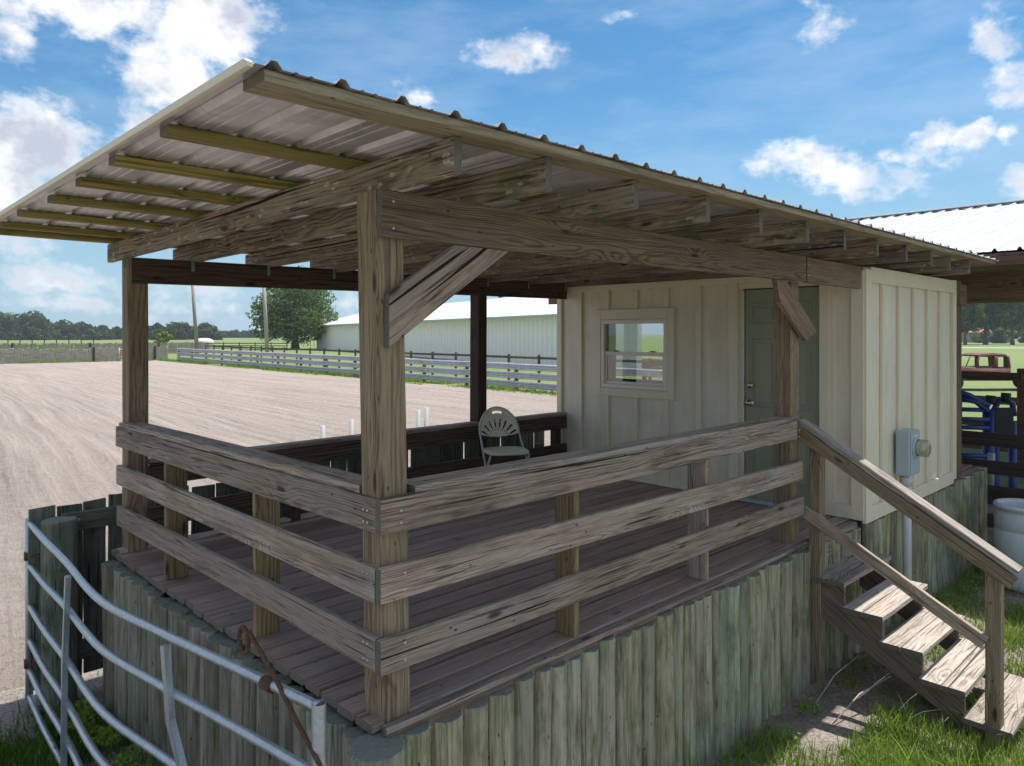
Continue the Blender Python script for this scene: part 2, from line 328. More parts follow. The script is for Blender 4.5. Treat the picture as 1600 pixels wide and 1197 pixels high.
def sandmat():
    m, t, b = mat('raked_sand', .95)
    P = t.new('NewGeometry').outputs['Position']
    wpv = t.v('SCALE', t.v('SUBTRACT', t.noise(P, .12, 3, .5, col=True), (.5, .5, .5)), scale=.8)
    Q = t.v('ADD', P, wpv); x, y, z = t.xyz(Q)
    x = t.m('SUBTRACT', x, t.m('MULTIPLY', y, t.map(x, -6, 16, .24, .02))); Q = t.comb(x, y, z)
    st = t.noise(t.v('MULTIPLY', Q, (3.2, .12, 1)), 1.0, 5, .65)
    st2 = t.noise(t.v('MULTIPLY', Q, (.8, .05, 1)), 1.0, 3, .6)
    clod = t.noise(P, 9, 8, .7); cl2 = t.noise(P, 42, 5, .7); big = t.noise(P, .25, 5, .6)
    f = t.m('ADD', t.m('MULTIPLY', st, .45), t.m('MULTIPLY', clod, .45)); f = t.m('ADD', f, t.m('MULTIPLY', cl2, .3))
    c = t.mix(t.map(f, .46, .74), (.20, .16, .135), (.475, .405, .36))
    c = t.mix(t.map(st2, .42, .6, 0, .35), c, (.46, .375, .315))
    c = t.mix(t.map(big, .5, .7, 0, .4), c, (.33, .26, .215))
    fw = t.m('SINE', t.m('ADD', t.m('MULTIPLY', x, 13.0), t.m('MULTIPLY', t.noise(t.v('MULTIPLY', Q, (.8, .12, 1)), 1.0, 2, .5), 3.0)))
    fl_ = t.m('MULTIPLY', t.map(fw, .5, 1., 0, 1, True), t.map(clod, .42, .62, .0, .55))
    c = t.mix(fl_, c, (.185, .14, .115))
    c = t.mix(t.m('MULTIPLY', t.map(t.vor(P, 1.3), .10, .05, 0, .8, True), t.map(clod, .5, .6)), c, (.10, .08, .06))
    t.put(b.inputs['Base Color'], c)
    h = t.m('ADD', t.m('SUBTRACT', t.m('MULTIPLY', st, 1.), t.m('MULTIPLY', fl_, .35)), t.m('ADD', t.m('MULTIPLY', clod, 1.), t.m('MULTIPLY', cl2, .35)))
    t.put(b.inputs['Normal'], t.bump(h, 1., .11)); return m
M['sand'] = sandmat()
def asph():
    m, t, b = mat('pale_driveway', .9)
    P = t.new('NewGeometry').outputs['Position']
    t.put(b.inputs['Base Color'], t.mix(t.noise(P, 2, 5, .6), (.38, .36, .33), (.5, .48, .44))); return m
M['drive'] = asph()

# ------------------------------------------------------------------ object helpers
def tag(o, label=None, cat=None, group=None, kind=None):
    if label: o['label'] = label
    if cat: o['category'] = cat
    if group: o['group'] = group
    if kind: o['kind'] = kind
    return o
def thing(name, loc, label, cat, group=None):
    o = bpy.data.objects.new(name, None); COL.objects.link(o); o.location = loc; o.empty_display_size = .2
    return tag(o, label, cat, group)
def wloc(p):
    v = Vector((0, 0, 0))
    while p is not None: v += p.location; p = p.parent
    return v
def link(name, me, mats, parent=None, mtx=None):
    o = bpy.data.objects.new(name, me); COL.objects.link(o)
    if not me.materials:
        for k in (mats if isinstance(mats, (list, tuple)) else [mats]): me.materials.append(M[k] if isinstance(k, str) else k)
    if mtx is None: mtx = Matrix.Identity(4)
    if parent is not None:
        o.parent = parent
        mtx = PW[parent].inverted() @ mtx if parent in PW else Matrix.Translation(-wloc(parent)) @ mtx
    o.matrix_basis = mtx
    return o
PW = {}   # world matrices of rotated parents
def world(o, m): PW[o] = m; return o
def pydata(verts, faces, smooth=False, mi=None):
    me = bpy.data.meshes.new('mesh'); me.from_pydata([tuple(v) for v in verts], [], faces)
    if smooth: me.shade_smooth()
    if mi is not None: me.polygons.foreach_set('material_index', mi)
    me.update(); return me
def frame(p0, p1, up=(0, 0, 1)):
    p0 = Vector(p0); p1 = Vector(p1); x = (p1 - p0); L = x.length; x.normalize()
    up = Vector(up); y = up.cross(x)
    if y.length < 1e-4: y = Vector((0, 1, 0))
    y.normalize(); z = x.cross(y)
    m = Matrix((x, y, z)).transposed().to_4x4(); m.translation = p0
    return m, L
def board_mesh(L, w, t, ch=.004, bow=.003, seg=None, seed=0):
    """lumber along local X; t along local Y, w along local Z, chamfered, slightly bowed, worn ends"""
    rr = random.Random(seed); n = seg or max(2, min(14, int(L / .35) + 1))
    a, b = t / 2, w / 2; ch = min(ch, a * .6, b * .6)
    sec = [(-a + ch, -b), (a - ch, -b), (a, -b + ch), (a, b - ch), (a - ch, b), (-a + ch, b), (-a, b - ch), (-a, -b + ch)]
    ph = rr.random() * 6; ph2 = rr.random() * 6; vs = []; fs = []; mi = []
    for i in range(n + 1):
        u = i / n; by = math.sin(u * 3.1 + ph) * bow; bz = math.sin(u * 4 + ph2) * bow
        for (y, z) in sec:
            j = .0012
            vs.append((u * L, y + by - math.sin(ph) * bow + rr.uniform(-j, j), z + bz - math.sin(ph2) * bow + rr.uniform(-j, j)))
    for i in range(n):
        for k in range(8):
            a0 = i * 8 + k; a1 = i * 8 + (k + 1) % 8; fs.append((a0, a1, a1 + 8, a0 + 8)); mi.append(0)
    fs.append(tuple(reversed(range(8)))); mi.append(1); fs.append(tuple(range(n * 8, n * 8 + 8))); mi.append(1)
    # ensure outward
    return pydata(vs, fs, mi=mi)
_c = [0]
def board(name, m, p0, p1, w, t, parent=None, up=(0, 0, 1), end='end', bow=.003, ch=.004, seg=None):
    _c[0] += 1; mx, L = frame(p0, p1, up)
    return link(name, board_mesh(L, w, t, ch, bow, seg, _c[0]), [m, end], parent, mx)
def boxes_mesh(bs, bev=0.):
    vs = []; fs = []
    for (x0, x1, y0, y1, z0, z1) in bs:
        k = len(vs)
        vs += [(x0, y0, z0), (x1, y0, z0), (x1, y1, z0), (x0, y1, z0), (x0, y0, z1), (x1, y0, z1), (x1, y1, z1), (x0, y1, z1)]
        fs += [tuple(k + q for q in f) for f in ((0, 3, 2, 1), (4, 5, 6, 7), (0, 1, 5, 4), (1, 2, 6, 5), (2, 3, 7, 6), (3, 0, 4, 7))]
    me = pydata(vs, fs)
    if bev:
        bm = bmesh.new(); bm.from_mesh(me); bmesh.ops.bevel(bm, geom=list(bm.edges), offset=bev, segments=1, affect='EDGES'); bm.to_mesh(me); bm.free()
    return me
def box(name, m, x0, x1, y0, y1, z0, z1, parent=None, bev=.003):
    c = Vector(((x0 + x1) / 2, (y0 + y1) / 2, (z0 + z1) / 2)); hx, hy, hz = abs(x1 - x0) / 2, abs(y1 - y0) / 2, abs(z1 - z0) / 2
    return link(name, boxes_mesh([(-hx, hx, -hy, hy, -hz, hz)], min(bev, hx * .5, hy * .5, hz * .5)), m, parent, Matrix.Translation(c))
def boxes(name, m, bs, parent=None, bev=0.):
    return link(name, boxes_mesh(bs, bev), m, parent)
def tube_mesh(pts, r, n=10, cap=True):
    pts = [Vector(p) for p in pts]; vs = []; fs = []; rs = r if isinstance(r, (list, tuple)) else [r] * len(pts)
    ref = None
    for i, p in enumerate(pts):
        d = (pts[min(i + 1, len(pts) - 1)] - pts[max(i - 1, 0)]).normalized()
        if ref is None:
            ref = d.orthogonal().normalized()
        ref = (ref - d * ref.dot(d)).normalized(); b = d.cross(ref)
        for k in range(n):
            a = 2 * math.pi * k / n; vs.append(p + (ref * math.cos(a) + b * math.sin(a)) * rs[i])
    for i in range(len(pts) - 1):
        for k in range(n):
            fs.append((i * n + k, i * n + (k + 1) % n, (i + 1) * n + (k + 1) % n, (i + 1) * n + k))
    if cap: fs.append(tuple(reversed(range(n)))); fs.append(tuple(range((len(pts) - 1) * n, len(pts) * n)))
    me = pydata(vs, fs); 
    sm = [True] * (len(fs) - (2 if cap else 0)) + ([False, False] if cap else [])
    me.polygons.foreach_set('use_smooth', sm); return me
def tube(name, m, pts, r, parent=None, n=10):
    p0 = Vector(pts[0]); return link(name, tube_mesh([Vector(p) - p0 for p in pts], r, n), m, parent, Matrix.Translation(p0))
def lathe_mesh(prof, n=24):
    vs = []; fs = []
    for (r, z) in prof:
        for k in range(n): a = 2 * math.pi * k / n; vs.append((r * math.cos(a), r * math.sin(a), z))
    for i in range(len(prof) - 1):
        for k in range(n): fs.append((i * n + k, i * n + (k + 1) % n, (i + 1) * n + (k + 1) % n, (i + 1) * n + k))
    return pydata(vs, fs, True)
def prism(name, m, outline, axis, a, b, parent=None, bev=.003):
    """outline polygon extruded along 'x' or 'y' from a to b; outline in (other,z)"""
    n = len(outline); f = (lambda p, q: (q, p[0], p[1])) if axis == 'x' else (lambda p, q: (p[0], q, p[1]))
    ctr = Vector(f(outline[0], a))
    vs = [Vector(f(p, a)) - ctr for p in outline] + [Vector(f(p, b)) - ctr for p in outline]
    fs = [tuple(range(n)), tuple(reversed(range(n, 2 * n)))] + [(i, i + n, (i + 1) % n + n, (i + 1) % n) for i in range(n)]
    me = pydata(vs, fs); bm = bmesh.new(); bm.from_mesh(me); bmesh.ops.recalc_face_normals(bm, faces=bm.faces)
    if bev: bmesh.ops.bevel(bm, geom=list(bm.edges), offset=bev, segments=1, affect='EDGES')
    bm.to_mesh(me); bm.free(); return link(name, me, m, parent, Matrix.Translation(ctr))
def log_mesh(h, r, seed, n=14, flat=False):
    """axis along local X (up when placed), slightly uneven, chamfered top, end grain on top"""
    rr = random.Random(seed); vs = []; fs = []; mi = []; ph = [rr.uniform(0, 6.28) for _ in range(4)]
    xs = [0, h * .25, h * .5, h * .75, h - .025, h - .006, h]
    for i, x in enumerate(xs):
        for k in range(n):
            a = 2 * math.pi * k / n
            q = r * (1 + .02 * math.sin(2 * a + ph[0]) + .008 * math.sin(5 * a + ph[1] + x * 1.5) + .02 * math.sin(x * 4 + ph[2]))
            if i == 6: q *= .93
            yy, zz = q * math.cos(a), q * math.sin(a)
            vs.append((x + (rr.uniform(-.004, .004) if i == 6 else 0), yy + .008 * math.sin(x * 2 + ph[3]), zz))
    for i in range(6):
        for k in range(n): fs.append((i * n + k, (i + 1) * n + k, (i + 1) * n + (k + 1) % n, i * n + (k + 1) % n)); mi.append(0)
    fs.append(tuple(range(6 * n, 7 * n))[::-1]); mi.append(1)
    me = pydata(vs, fs, mi=mi); me.polygons.foreach_set('use_smooth', [q == 0 for q in mi]); return me
UPX = Matrix(((0, 1, 0), (0, 0, 1), (1, 0, 0))).to_4x4()   # local X -> world Z
def log(name, m, x, y, z0, z1, r, parent, lean=(0, 0)):
    _c[0] += 1; mx = Matrix.Translation((x, y, z0)) @ Matrix.Rotation(lean[0], 4, 'X') @ Matrix.Rotation(lean[1], 4, 'Y') @ UPX @ Matrix.Rotation(R.uniform(0, 6.28), 4, 'X')
    return link(name, log_mesh(z1 - z0, r, _c[0]), [m, 'logend'], parent, mx)

# ------------------------------------------------------------------ GROUND
def grid_plane(x0, x1, y0, y1, nx, ny, z, f=None):
    xs = np.linspace(x0, x1, nx + 1); ys = np.linspace(y0, y1, ny + 1)
    vs = [(x, y, z + (f(x, y) if f else 0)) for y in ys for x in xs]
    fs = [(j * (nx + 1) + i, j * (nx + 1) + i + 1, (j + 1) * (nx + 1) + i + 1, (j + 1) * (nx + 1) + i) for j in range(ny) for i in range(nx)]
    return pydata(vs, fs, True)
def gh(x, y):
    k = max(0, 1 - max(abs(x - 4), abs(y - 1)) / 16)
    return k * (.05 * mnoise.noise((x * .9, y * .9, 0)) + .02 * mnoise.noise((x * 4, y * 4, 3)))
# graded grid: dense near, reaching the horizon
def graded(c, near, far):
    a = [c - far, c - far * .5, c - far * .2, c - far * .08, c - far * .03]; b = [c + far * .03, c + far * .08, c + far * .2, c + far * .5, c + far]
    return a + list(np.linspace(c - near, c + near, 150)) + b
gx = graded(4, 12, 3500); gy = graded(1, 12, 3500)
vs = [(x, y, GZ - (0 if max(abs(x), abs(y)) < 100 else .0) + gh(x, y)) for y in gy for x in gx]; nx = len(gx)
fs = [(j * nx + i, j * nx + i + 1, (j + 1) * nx + i + 1, (j + 1) * nx + i) for j in range(len(gy) - 1) for i in range(nx - 1)]
tag(link('ground', pydata(vs, fs, True), 'ground'), kind='structure')
def sh_(x, y):
    e = min(1, max(0, (y - 3.75) / .6)); k = max(0, 1 - math.hypot(x - 4, y) / 45)
    xr = x - y * (.24 - .01 * min(22, max(0, x + 6))); rk = mnoise.noise((xr * 2.6 + .5 * mnoise.noise((x * .2, y * .2, 0)), y * .12, 5)) * .03
    return -.08 * (1 - e) + e * (.055 + rk + .03 * mnoise.noise((x * 3, y * 3, 1)) * (k > 0) + .018 * mnoise.noise((x * 9, y * 9, 1)) * (k > .6))
ax = list(np.linspace(-62, -8, 60)) + list(np.linspace(-7.8, 9, 190)) + list(np.linspace(9.3, 21.4, 50)); ay = [3.55 + 71.7 * (i / 330) ** 1.9 for i in range(331)]
vs = [(x + (y - 3.5) * .045 * max(0, x) / 22, y, GZ + .012 + sh_(x, y)) for y in ay for x in ax]; nx = len(ax)
fs = [(j * nx + i, j * nx + i + 1, (j + 1) * nx + i + 1, (j + 1) * nx + i) for j in range(len(ay) - 1) for i in range(nx - 1)]
tag(link('arena_sand', pydata(vs, fs, True), 'sand'), kind='structure')
# driveway strip on the right, beyond the truck
p = [cw(40, 150), cw(150, 128), cw(150, 134), cw(40, 158)]
tag(link('driveway', pydata([(q.x, q.y, GZ + .03) for q in p], [(0, 1, 2, 3)]), 'drive'), kind='structure')

# ------------------------------------------------------------------ COVERED PLATFORM
plat = thing('covered_platform', (0, 0, GZ), 'raised timber viewing platform on green log pilings under a single pitched metal roof', 'viewing platform')
# deck boards run along X
y = .0; k = 0
PX1 = 8.55
while y < 3.36:
    w = .128; xs = [(-.015, 4.35 + R.uniform(-1.2, .3)), None]
    cut = xs[0][1]; last = y + .28 > 3.36
    x0 = -.045 + R.uniform(-.012, .008)
    board('deck_board', 'deck', (x0, y + w / 2, -.019), (cut, y + w / 2, -.019), .036, w, plat, bow=.0012, ch=.007)
    board('deck_board', 'deck', (cut + .004, y + w / 2, -.019), (PX1, y + w / 2, -.019), .036, w, plat, bow=.0012, ch=.007)
    y += w + .016
box('joist_frame_shade', 'dark', .06, PX1 - .03, .045, 3.34, -.20, -.065, plat, 0)  # solid joist block coloured near black, as shade below the board gaps
board('rim_board', 'stringer', (-.02, -.032, -.078), (PX1, -.032, -.078), .15, .034, plat, bow=.003)
board('edge_strip', 'rail', (-.03, -.058, -.012), (3.82, -.058, -.012), .022, .016, plat, bow=.003)
board('rim_board', 'rail', (3.84, -.056, -.11), (4.77, -.056, -.11), .19, .036, plat, bow=.001)
board('edge_board', 'tread', (-.03, 3.31, .012), (4.77, 3.31, .012), .022, .10, plat, bow=.001)
# near post (leans a little), the others plumb
def post(x0, x1, y0, y1, z0, z1, m='post', lean=(0, 0), name='post'):
    cx, cy = (x0 + x1) / 2, (y0 + y1) / 2
    return board(name, m, (cx, cy, z0), (cx + lean[0], cy + lean[1], z1), x1 - x0, y1 - y0, plat, up=(1, 0, 0), bow=.0015, ch=.006)
post(0, .14, 0, .14, -.02, 2.175, lean=(-.045, .0))
post(3.68, 3.82, 0, .14, .0, 1.985)
post(.02, .16, 3.25, 3.39, .0, 2.135, m='beam')
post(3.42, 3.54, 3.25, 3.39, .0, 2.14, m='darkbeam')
post(7.41, 7.57, -.135, .005, .0, 2.17, m='beam')
box('post_block', 'beam', 7.39, 7.62, -.172, -.138, 1.90, 2.13, plat)
# log pilings (front Y=0 side)
def run_logs(pt, L0, L1, m, top, rmin, rmax, name='piling'):
    s = L0
    while s < L1:
        r = R.uniform(rmin, rmax); s += r
        x, y = pt(s)
        log(name, m, x, y, GZ - .12, top + R.uniform(-.03, .004), r * .965, plat, (R.uniform(-.010, .010), R.uniform(-.008, .008)))
        s += r
log('piling', 'log', -.075, -.055, GZ - .12, -.045, .115, plat)
log('piling', 'log', .12, -.035, GZ - .12, -.052, .082, plat)
run_logs(lambda s: (s, -.028), .205, 4.8, 'log', -.040, .054, .088)
run_logs(lambda s: (s, -.02), 4.8, 7.5, 'log', -.055, .058, .085)
run_logs(lambda s: (s, -.04), 7.52, 8.62, 'log', -.03, .08, .10)
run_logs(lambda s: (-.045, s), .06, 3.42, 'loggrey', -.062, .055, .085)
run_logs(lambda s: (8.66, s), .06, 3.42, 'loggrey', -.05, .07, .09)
# small stub blocks under the hut corner
for i in range(3): log('piling_stub', 'log', 4.86 + i * .13, -.105, GZ + .55 + .1 * i, -.03, .052, plat)
# beams
def plank(name, m, p0, p1, w, t, up=(0, 0, 1), **k): return board(name, m, p0, p1, w, t, plat, up, **k)
plank('beam', 'beam', (-.035, -.022, 2.078), (3.745, -.075, 2.076), .192, .038, bow=.002)
plank('beam', 'beam', (3.752, -.075, 2.072), (4.765, -.088, 2.064), .190, .038, bow=.001)
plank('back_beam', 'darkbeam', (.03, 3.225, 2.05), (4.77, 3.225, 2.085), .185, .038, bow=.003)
# knee braces
def brace(pts, y0, y1): prism('brace', 'rail' if pts[0][0] < 1 else 'beam', pts, 'y', y0, y1, plat)
def brace_board(x0, z0, x1, z1, w, m, y):
    # board whose ends are cut plumb at the post and level under the beam
    mx, L = frame((x0, y, z0), (x1, y, z1)); me = board_mesh(L, w, .038, seg=3, seed=int(x0 * 10)); 
    ang = math.atan2(z1 - z0, x1 - x0)
    for v in me.vertices:
        if v.co.x < .02: v.co.x = v.co.z * (math.tan(ang) if x0 < 1 else math.tan(ang))
        elif v.co.x > L - .02: v.co.x = L - v.co.z / math.tan(ang)
    me.update(); return link('brace', me, [m, 'end'], plat, mx)
brace_board(.0, 1.64, .525, 1.979, .185, 'rail', -.022)
b2 = brace_board(3.925, 1.575, 3.345, 1.976, .185, 'beam', -.04)
# rails on the right side (outer face Y=-.04) and left side (outer face X=-.04)
ry = -.020
for (z0, z1, xe0, xe1, ze) in [(.775, .92, -.04, 3.72, .86), (.495, .638, -.04, 3.79, .556), (.205, .345, -.04, 3.81, .27)]:
    plank('rail', 'rail', (xe0, ry, (z0 + z1) / 2), (xe1, ry, ze), z1 - z0, .036, bow=.004)
for (z0, z1, ye) in [(.772, .915, 3.33), (.495, .635, 3.32), (.200, .340, 3.315)]:
    plank('rail', 'rail', (ry, ye, (z0 + z1) / 2 + .002), (ry, .002, (z0 + z1) / 2), z1 - z0, .036, bow=.004)
plank('rail_cap', 'rail', (.145, .050, .930), (3.735, .046, .940), .036, .142, bow=.001)
plank('rail_cap', 'rail', (.046, 3.30, .927), (.050, .150, .930), .036, .142, bow=.001)
# balusters: 2x6 on edge
for x in (1.19, 2.475): plank('baluster', 'baluster' if x < 2 else 'rail', (x + .019, .068, .002), (x + .019, .068, .915), .038, .138, up=(1, 0, 0), bow=.0015)
for yb in (1.155, 2.43): plank('baluster', 'baluster', (.068, yb + .02, .002), (.068, yb + .02, .912), .138, .038, up=(1, 0, 0), bow=.0015)
# back rail, lower than the others
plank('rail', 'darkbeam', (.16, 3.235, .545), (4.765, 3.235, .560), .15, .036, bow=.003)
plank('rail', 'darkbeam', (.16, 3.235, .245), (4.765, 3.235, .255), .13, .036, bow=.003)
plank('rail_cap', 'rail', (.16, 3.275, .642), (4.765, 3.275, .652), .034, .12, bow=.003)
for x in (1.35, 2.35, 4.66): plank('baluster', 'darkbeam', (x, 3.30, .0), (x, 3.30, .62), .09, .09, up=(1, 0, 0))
# bolts and nails
bm_bolt = lathe_mesh([(0, .003), (.004, .0025), (.006, .001), (.0065, 0)], 8)
def bolt(p, nrm):
    q = Vector(nrm).to_track_quat('Z', 'Y').to_matrix().to_4x4(); q.translation = p
    return link('bolt', bm_bolt, 'bolt', plat, q)
for x, z in [(.06, .86), (.06, .81), (.08, .60), (.08, .53), (.08, .31), (.08, .24), (3.74, .86), (3.74, .81), (3.76, .59), (3.76, .52), (3.78, .30), (3.78, .24), (.02, 2.13), (.02, 2.02)]:
    bolt((x, -.0395 if z < 2 else -.0425, z), (0, -1, 0))
for x, z in [(3.715, 2.11), (3.715, 2.03), (3.785, 2.11), (3.785, 2.03)]: bolt((x, -.0955, z), (0, -1, 0))
for yb in (.06, .09):
    for z in (.86, .81, .60, .53, .31, .24): bolt((-.0395, yb, z), (-1, 0, 0))
# ---- roof
SL = -.0118
def rz(y, base=0.): return 2.316 + SL * (y + .46) + base      # rafter top
roof = link('roof', boxes_mesh([(-.8, -.797, -.1, .1, 2.37, 2.373)]), 'roofmetal', plat)
roof.data.clear_geometry()
roof_pts = None
# rafters
RX = [.018, .50, 1.11, 1.72, 2.33, 2.94, 3.55, 4.16, 4.77, 5.38, 5.99, 6.55]
for i, x in enumerate(RX):
    m = 'rafter' if i == 0 or i > 6 else ('rafterend' if i < 4 else 'rafterend')
    y0 = -.46 + R.uniform(-.012, .012)
    def seg(ya, yb, mm):
        return board('rafter', mm, (x, ya, rz(ya) - .069), (x, yb, rz(yb) - .069), .138, .038, roof, bow=.002)
    if i == 0: seg(y0, 3.66, 'rafter')
    else:
        # the weathered outer end is a separate mossy length up to the beam splice, as in a sistered rafter
        seg(y0, 3.66, m)
# purlins (2x4 flat) lying on the rafters
PY = [-.445, .27, .87, 1.43, 2.0, 2.62, 3.2, 3.56]
for i, yp in enumerate(PY):
    z = rz(yp) + .0215
    xe = -.765 + R.uniform(-.015, .015)
    board('purlin', 'frontpurlin' if i == 0 else 'purlin', (xe, yp, z), (7.30, yp, z), .036, .142 if i == 0 else .088, roof, bow=.0015)
# corrugated roof panels with 9 inch ribs
def panel_profile(L0, L1, pitch=.2286, h=.026):
    pr = []; s = L0
    while s < L1 - 1e-6:
        for (d, zz) in [(0, 0), (.030, 0), (.048, h), (.066, h), (.084, 0), (.118, 0), (.124, .004), (.130, .004), (.136, 0), (.168, 0), (.174, .004), (.180, .004), (.186, 0)]:
            if s + d <= L1: pr.append((s + d, zz))
        s += pitch
    pr.append((L1, 0)); return pr
def panel(name, m, parent, org, ux, uy, L0, L1, V, pitch=.2286, h=.021, nseg=3, wob=.0):
    pr = panel_profile(L0, L1, pitch, h); org, ux, uy = Vector(org), Vector(ux), Vector(uy); n = ux.cross(uy).normalized()
    if n.z < 0: n = -n
    vs = []; fs = []; N = len(pr)
    for j in range(nseg + 1):
        for (s, zz) in pr:
            vs.append(org + ux * s + uy * (V * j / nseg) + n * (zz + wob * math.sin(s * 9 + j * 2)))
    for j in range(nseg):
        for i in range(N - 1): fs.append((j * N + i, j * N + i + 1, (j + 1) * N + i + 1, (j + 1) * N + i))
    # 0.8 mm sheet thickness
    k = len(vs); vs += [v - n * .0008 for v in vs]; fs += [tuple(k + q for q in reversed(f)) for f in fs]
    o0 = vs[0].copy(); return link(name, pydata([v - o0 for v in vs], fs), m, parent, Matrix.Translation(o0))
uy = Vector((0, 1, SL)).normalized()
for i in range(9):
    x0 = -.80 + i * .9144; x1 = min(x0 + .915, 7.42)
    if x0 < 7.3: panel('roof_panel', 'roofmetal', roof, (0, -.53, rz(-.53) + .0412 + .0006 * (i % 2)), (1, 0, 0), uy, x0, x1, 4.27, wob=.0008)
prism('rake_trim', 'trimpaint', [(-.522, rz(-.53) + .030), (3.745, rz(3.74) + .030), (3.745, rz(3.74) + .058), (-.50, rz(-.53) + .058), (-.522, rz(-.53) + .046)], 'x', -.822, -.803, roof, bev=.002)
for i, x in enumerate(RX[:9]):   # little tie plates hanging by the back beam
    box('tie_plate', 'tie', x - .045, x - .021, 3.203, 3.206, 2.06 + .0075 * x, 2.145 + .0075 * x, roof, 0)
# screws on the ribs
# ------------------------------------------------------------------ HUT
hut = thing('booth', (4.78, -.13, -.02), 'small cream board and batten booth with green door built on the platform', 'booth')
HX0, HX1, HY0, HY1, HZ0, HZ1 = 4.78, 7.33, -.13, 3.37, .004, 2.14
def wall_boxes(plane, c0, c1, a0, a1, z0, z1, holes):
    """grid of boxes with rectangular holes; plane 'x' spans Y, plane 'y' spans X"""
    As = sorted({a0, a1, *[h[0] for h in holes], *[h[1] for h in holes]}); Zs = sorted({z0, z1, *[h[2] for h in holes], *[h[3] for h in holes]})
    out = []
    for i in range(len(As) - 1):
        for j in range(len(Zs) - 1):
            ca, cz = (As[i] + As[i + 1]) / 2, (Zs[j] + Zs[j + 1]) / 2
            if any(h[0] < ca < h[1] and h[2] < cz < h[3] for h in holes): continue
            out.append((c0, c1, As[i], As[i + 1], Zs[j], Zs[j + 1]) if plane == 'x' else (As[i], As[i + 1], c0, c1, Zs[j], Zs[j + 1]))
    me = boxes_mesh(out); bm = bmesh.new(); bm.from_mesh(me); bmesh.ops.remove_doubles(bm, verts=bm.verts, dist=1e-5)
    dead = {}
    for f in bm.faces: dead.setdefault(tuple(sorted(v.index for v in f.verts)), []).append(f)
    bmesh.ops.delete(bm, geom=[f for q in dead.values() if len(q) > 1 for f in q], context='FACES'); bm.to_mesh(me); bm.free(); return me
WY0, WY1, WZ0, WZ1 = 1.835, 2.71, .995, 1.745
DY0, DY1, DZ1 = .255, 1.004, 2.02
wf = link('front_wall', wall_boxes('x', 4.80, 4.86, HY0 + .02, HY1 - .02, HZ0, HZ1, [(WY0, WY1, WZ0, WZ1), (DY0, DY1, HZ0, DZ1)]), 'siding', hut)
ws = link('side_wall', wall_boxes('y', -.112, -.05, 4.862, HX1, HZ0, HZ1 + .02, []), 'siding', hut)
BWX0, BWX1, BWZ0, BWZ1 = 5.72, 7.02, .80, 1.86
wb = link('arena_wall', wall_boxes('y', 3.29, 3.35, 4.862, HX1, HZ0, HZ1, [(BWX0, BWX1, BWZ0, BWZ1)]), 'siding', hut)
wr = link('rear_wall', wall_boxes('x', HX1 - .06, HX1, -.048, 3.288, HZ0, HZ1, []), 'siding', hut)
link('ceiling', boxes_mesh([(4.80, HX1, -.11, 3.35, HZ1 + .003, HZ1 + .02)]), 'interior', hut)
link('lining', boxes_mesh([(4.862, HX1 - .062, -.048, -.045, .02, 2.13), (HX1 - .066, HX1 - .063, -.04, 3.28, .02, 2.13), (4.87, HX1 - .07, -.04, 3.28, .002, .006)]), 'interior', hut)
# trim on the front (parts, proud of the siding)
def tf(y0, y1, z0, z1, name='batten', th=.030, m='trimpaint', par=None, x=4.80): return box(name, m, x - th, x - .0004, y0, y1, z0, z1, par or hut, .003)
tf(3.30, 3.37, HZ0, 2.12, 'corner_board', .034); tf(-.128, -.02, HZ0, 2.13, 'corner_board', .034)
tf(-.02, 3.30, 2.07, 2.135, 'frieze_board', .032)
for yb, z0, z1 in [(3.02, .03, 2.07), (2.63, 1.86, 2.07), (2.24, 1.86, 2.07), (1.85, 1.86, 2.07), (2.63, .03, .905), (2.24, .03, .905), (1.85, .03, .905), (1.47, .03, 2.07), (.14, .12, 2.07)]:
    tf(yb - .027, yb + .027, z0, z1)
tf(1.13, 3.30, .004, .03, 'skirt_board', .033)
tf(-.02, .252, .004, .12, 'skirt_board', .033)
tf(1.045, 1.135, .004, 2.07, 'door_trim', .033); tf(.165, .252, .12, 2.07, 'door_trim', .033)
# window: trim, frame, sashes, panes
wn = tf(1.755, 1.832, .905, 1.86, 'window_trim', .036); tf(2.713, 2.79, .905, 1.86, 'window_trim', .036)
tf(1.832, 2.713, 1.748, 1.86, 'window_trim', .036); tf(1.832, 2.713, .905, .992, 'window_trim', .036)
win = link('window', boxes_mesh([(4.768, 4.84, WY0, WY0 + .045, WZ0, WZ1), (4.768, 4.84, WY1 - .045, WY1, WZ0, WZ1), (4.768, 4.84, WY0 + .045, WY1 - .045, WZ1 - .045, WZ1), (4.768, 4.84, WY0 + .045, WY1 - .045, WZ0, WZ0 + .045)], .003), 'vinyl', hut)
win['label'] = 'white framed sash window with two panes'
link('sash', boxes_mesh([(4.785, 4.81, WY0 + .046, WY1 - .046, 1.355, 1.395), (4.79, 4.808, WY0 + .046, WY0 + .07, 1.04, 1.355), (4.79, 4.808, WY1 - .07, WY1 - .046, 1.04, 1.355), (4.79, 4.808, WY0 + .07, WY1 - .07, 1.041, 1.07)], .002), 'vinyl', win)
link('pane', boxes_mesh([(4.812, 4.816, WY0 + .046, WY1 - .046, 1.396, WZ1 - .046)]), 'glass', win)
link('pane', boxes_mesh([(4.798, 4.802, WY0 + .071, WY1 - .071, 1.071, 1.354)]), 'glass', win)
link('sash_lock', boxes_mesh([(4.782, 4.80, 2.48, 2.54, 1.396, 1.408), (4.782, 4.80, 2.0, 2.06, 1.396, 1.408)], .002), 'rubber', win)
link('screen_rail', boxes_mesh([(4.811, 4.83, WY0 + .05, WY1 - .05, 1.045, 1.10)], .002), 'rubber', win)
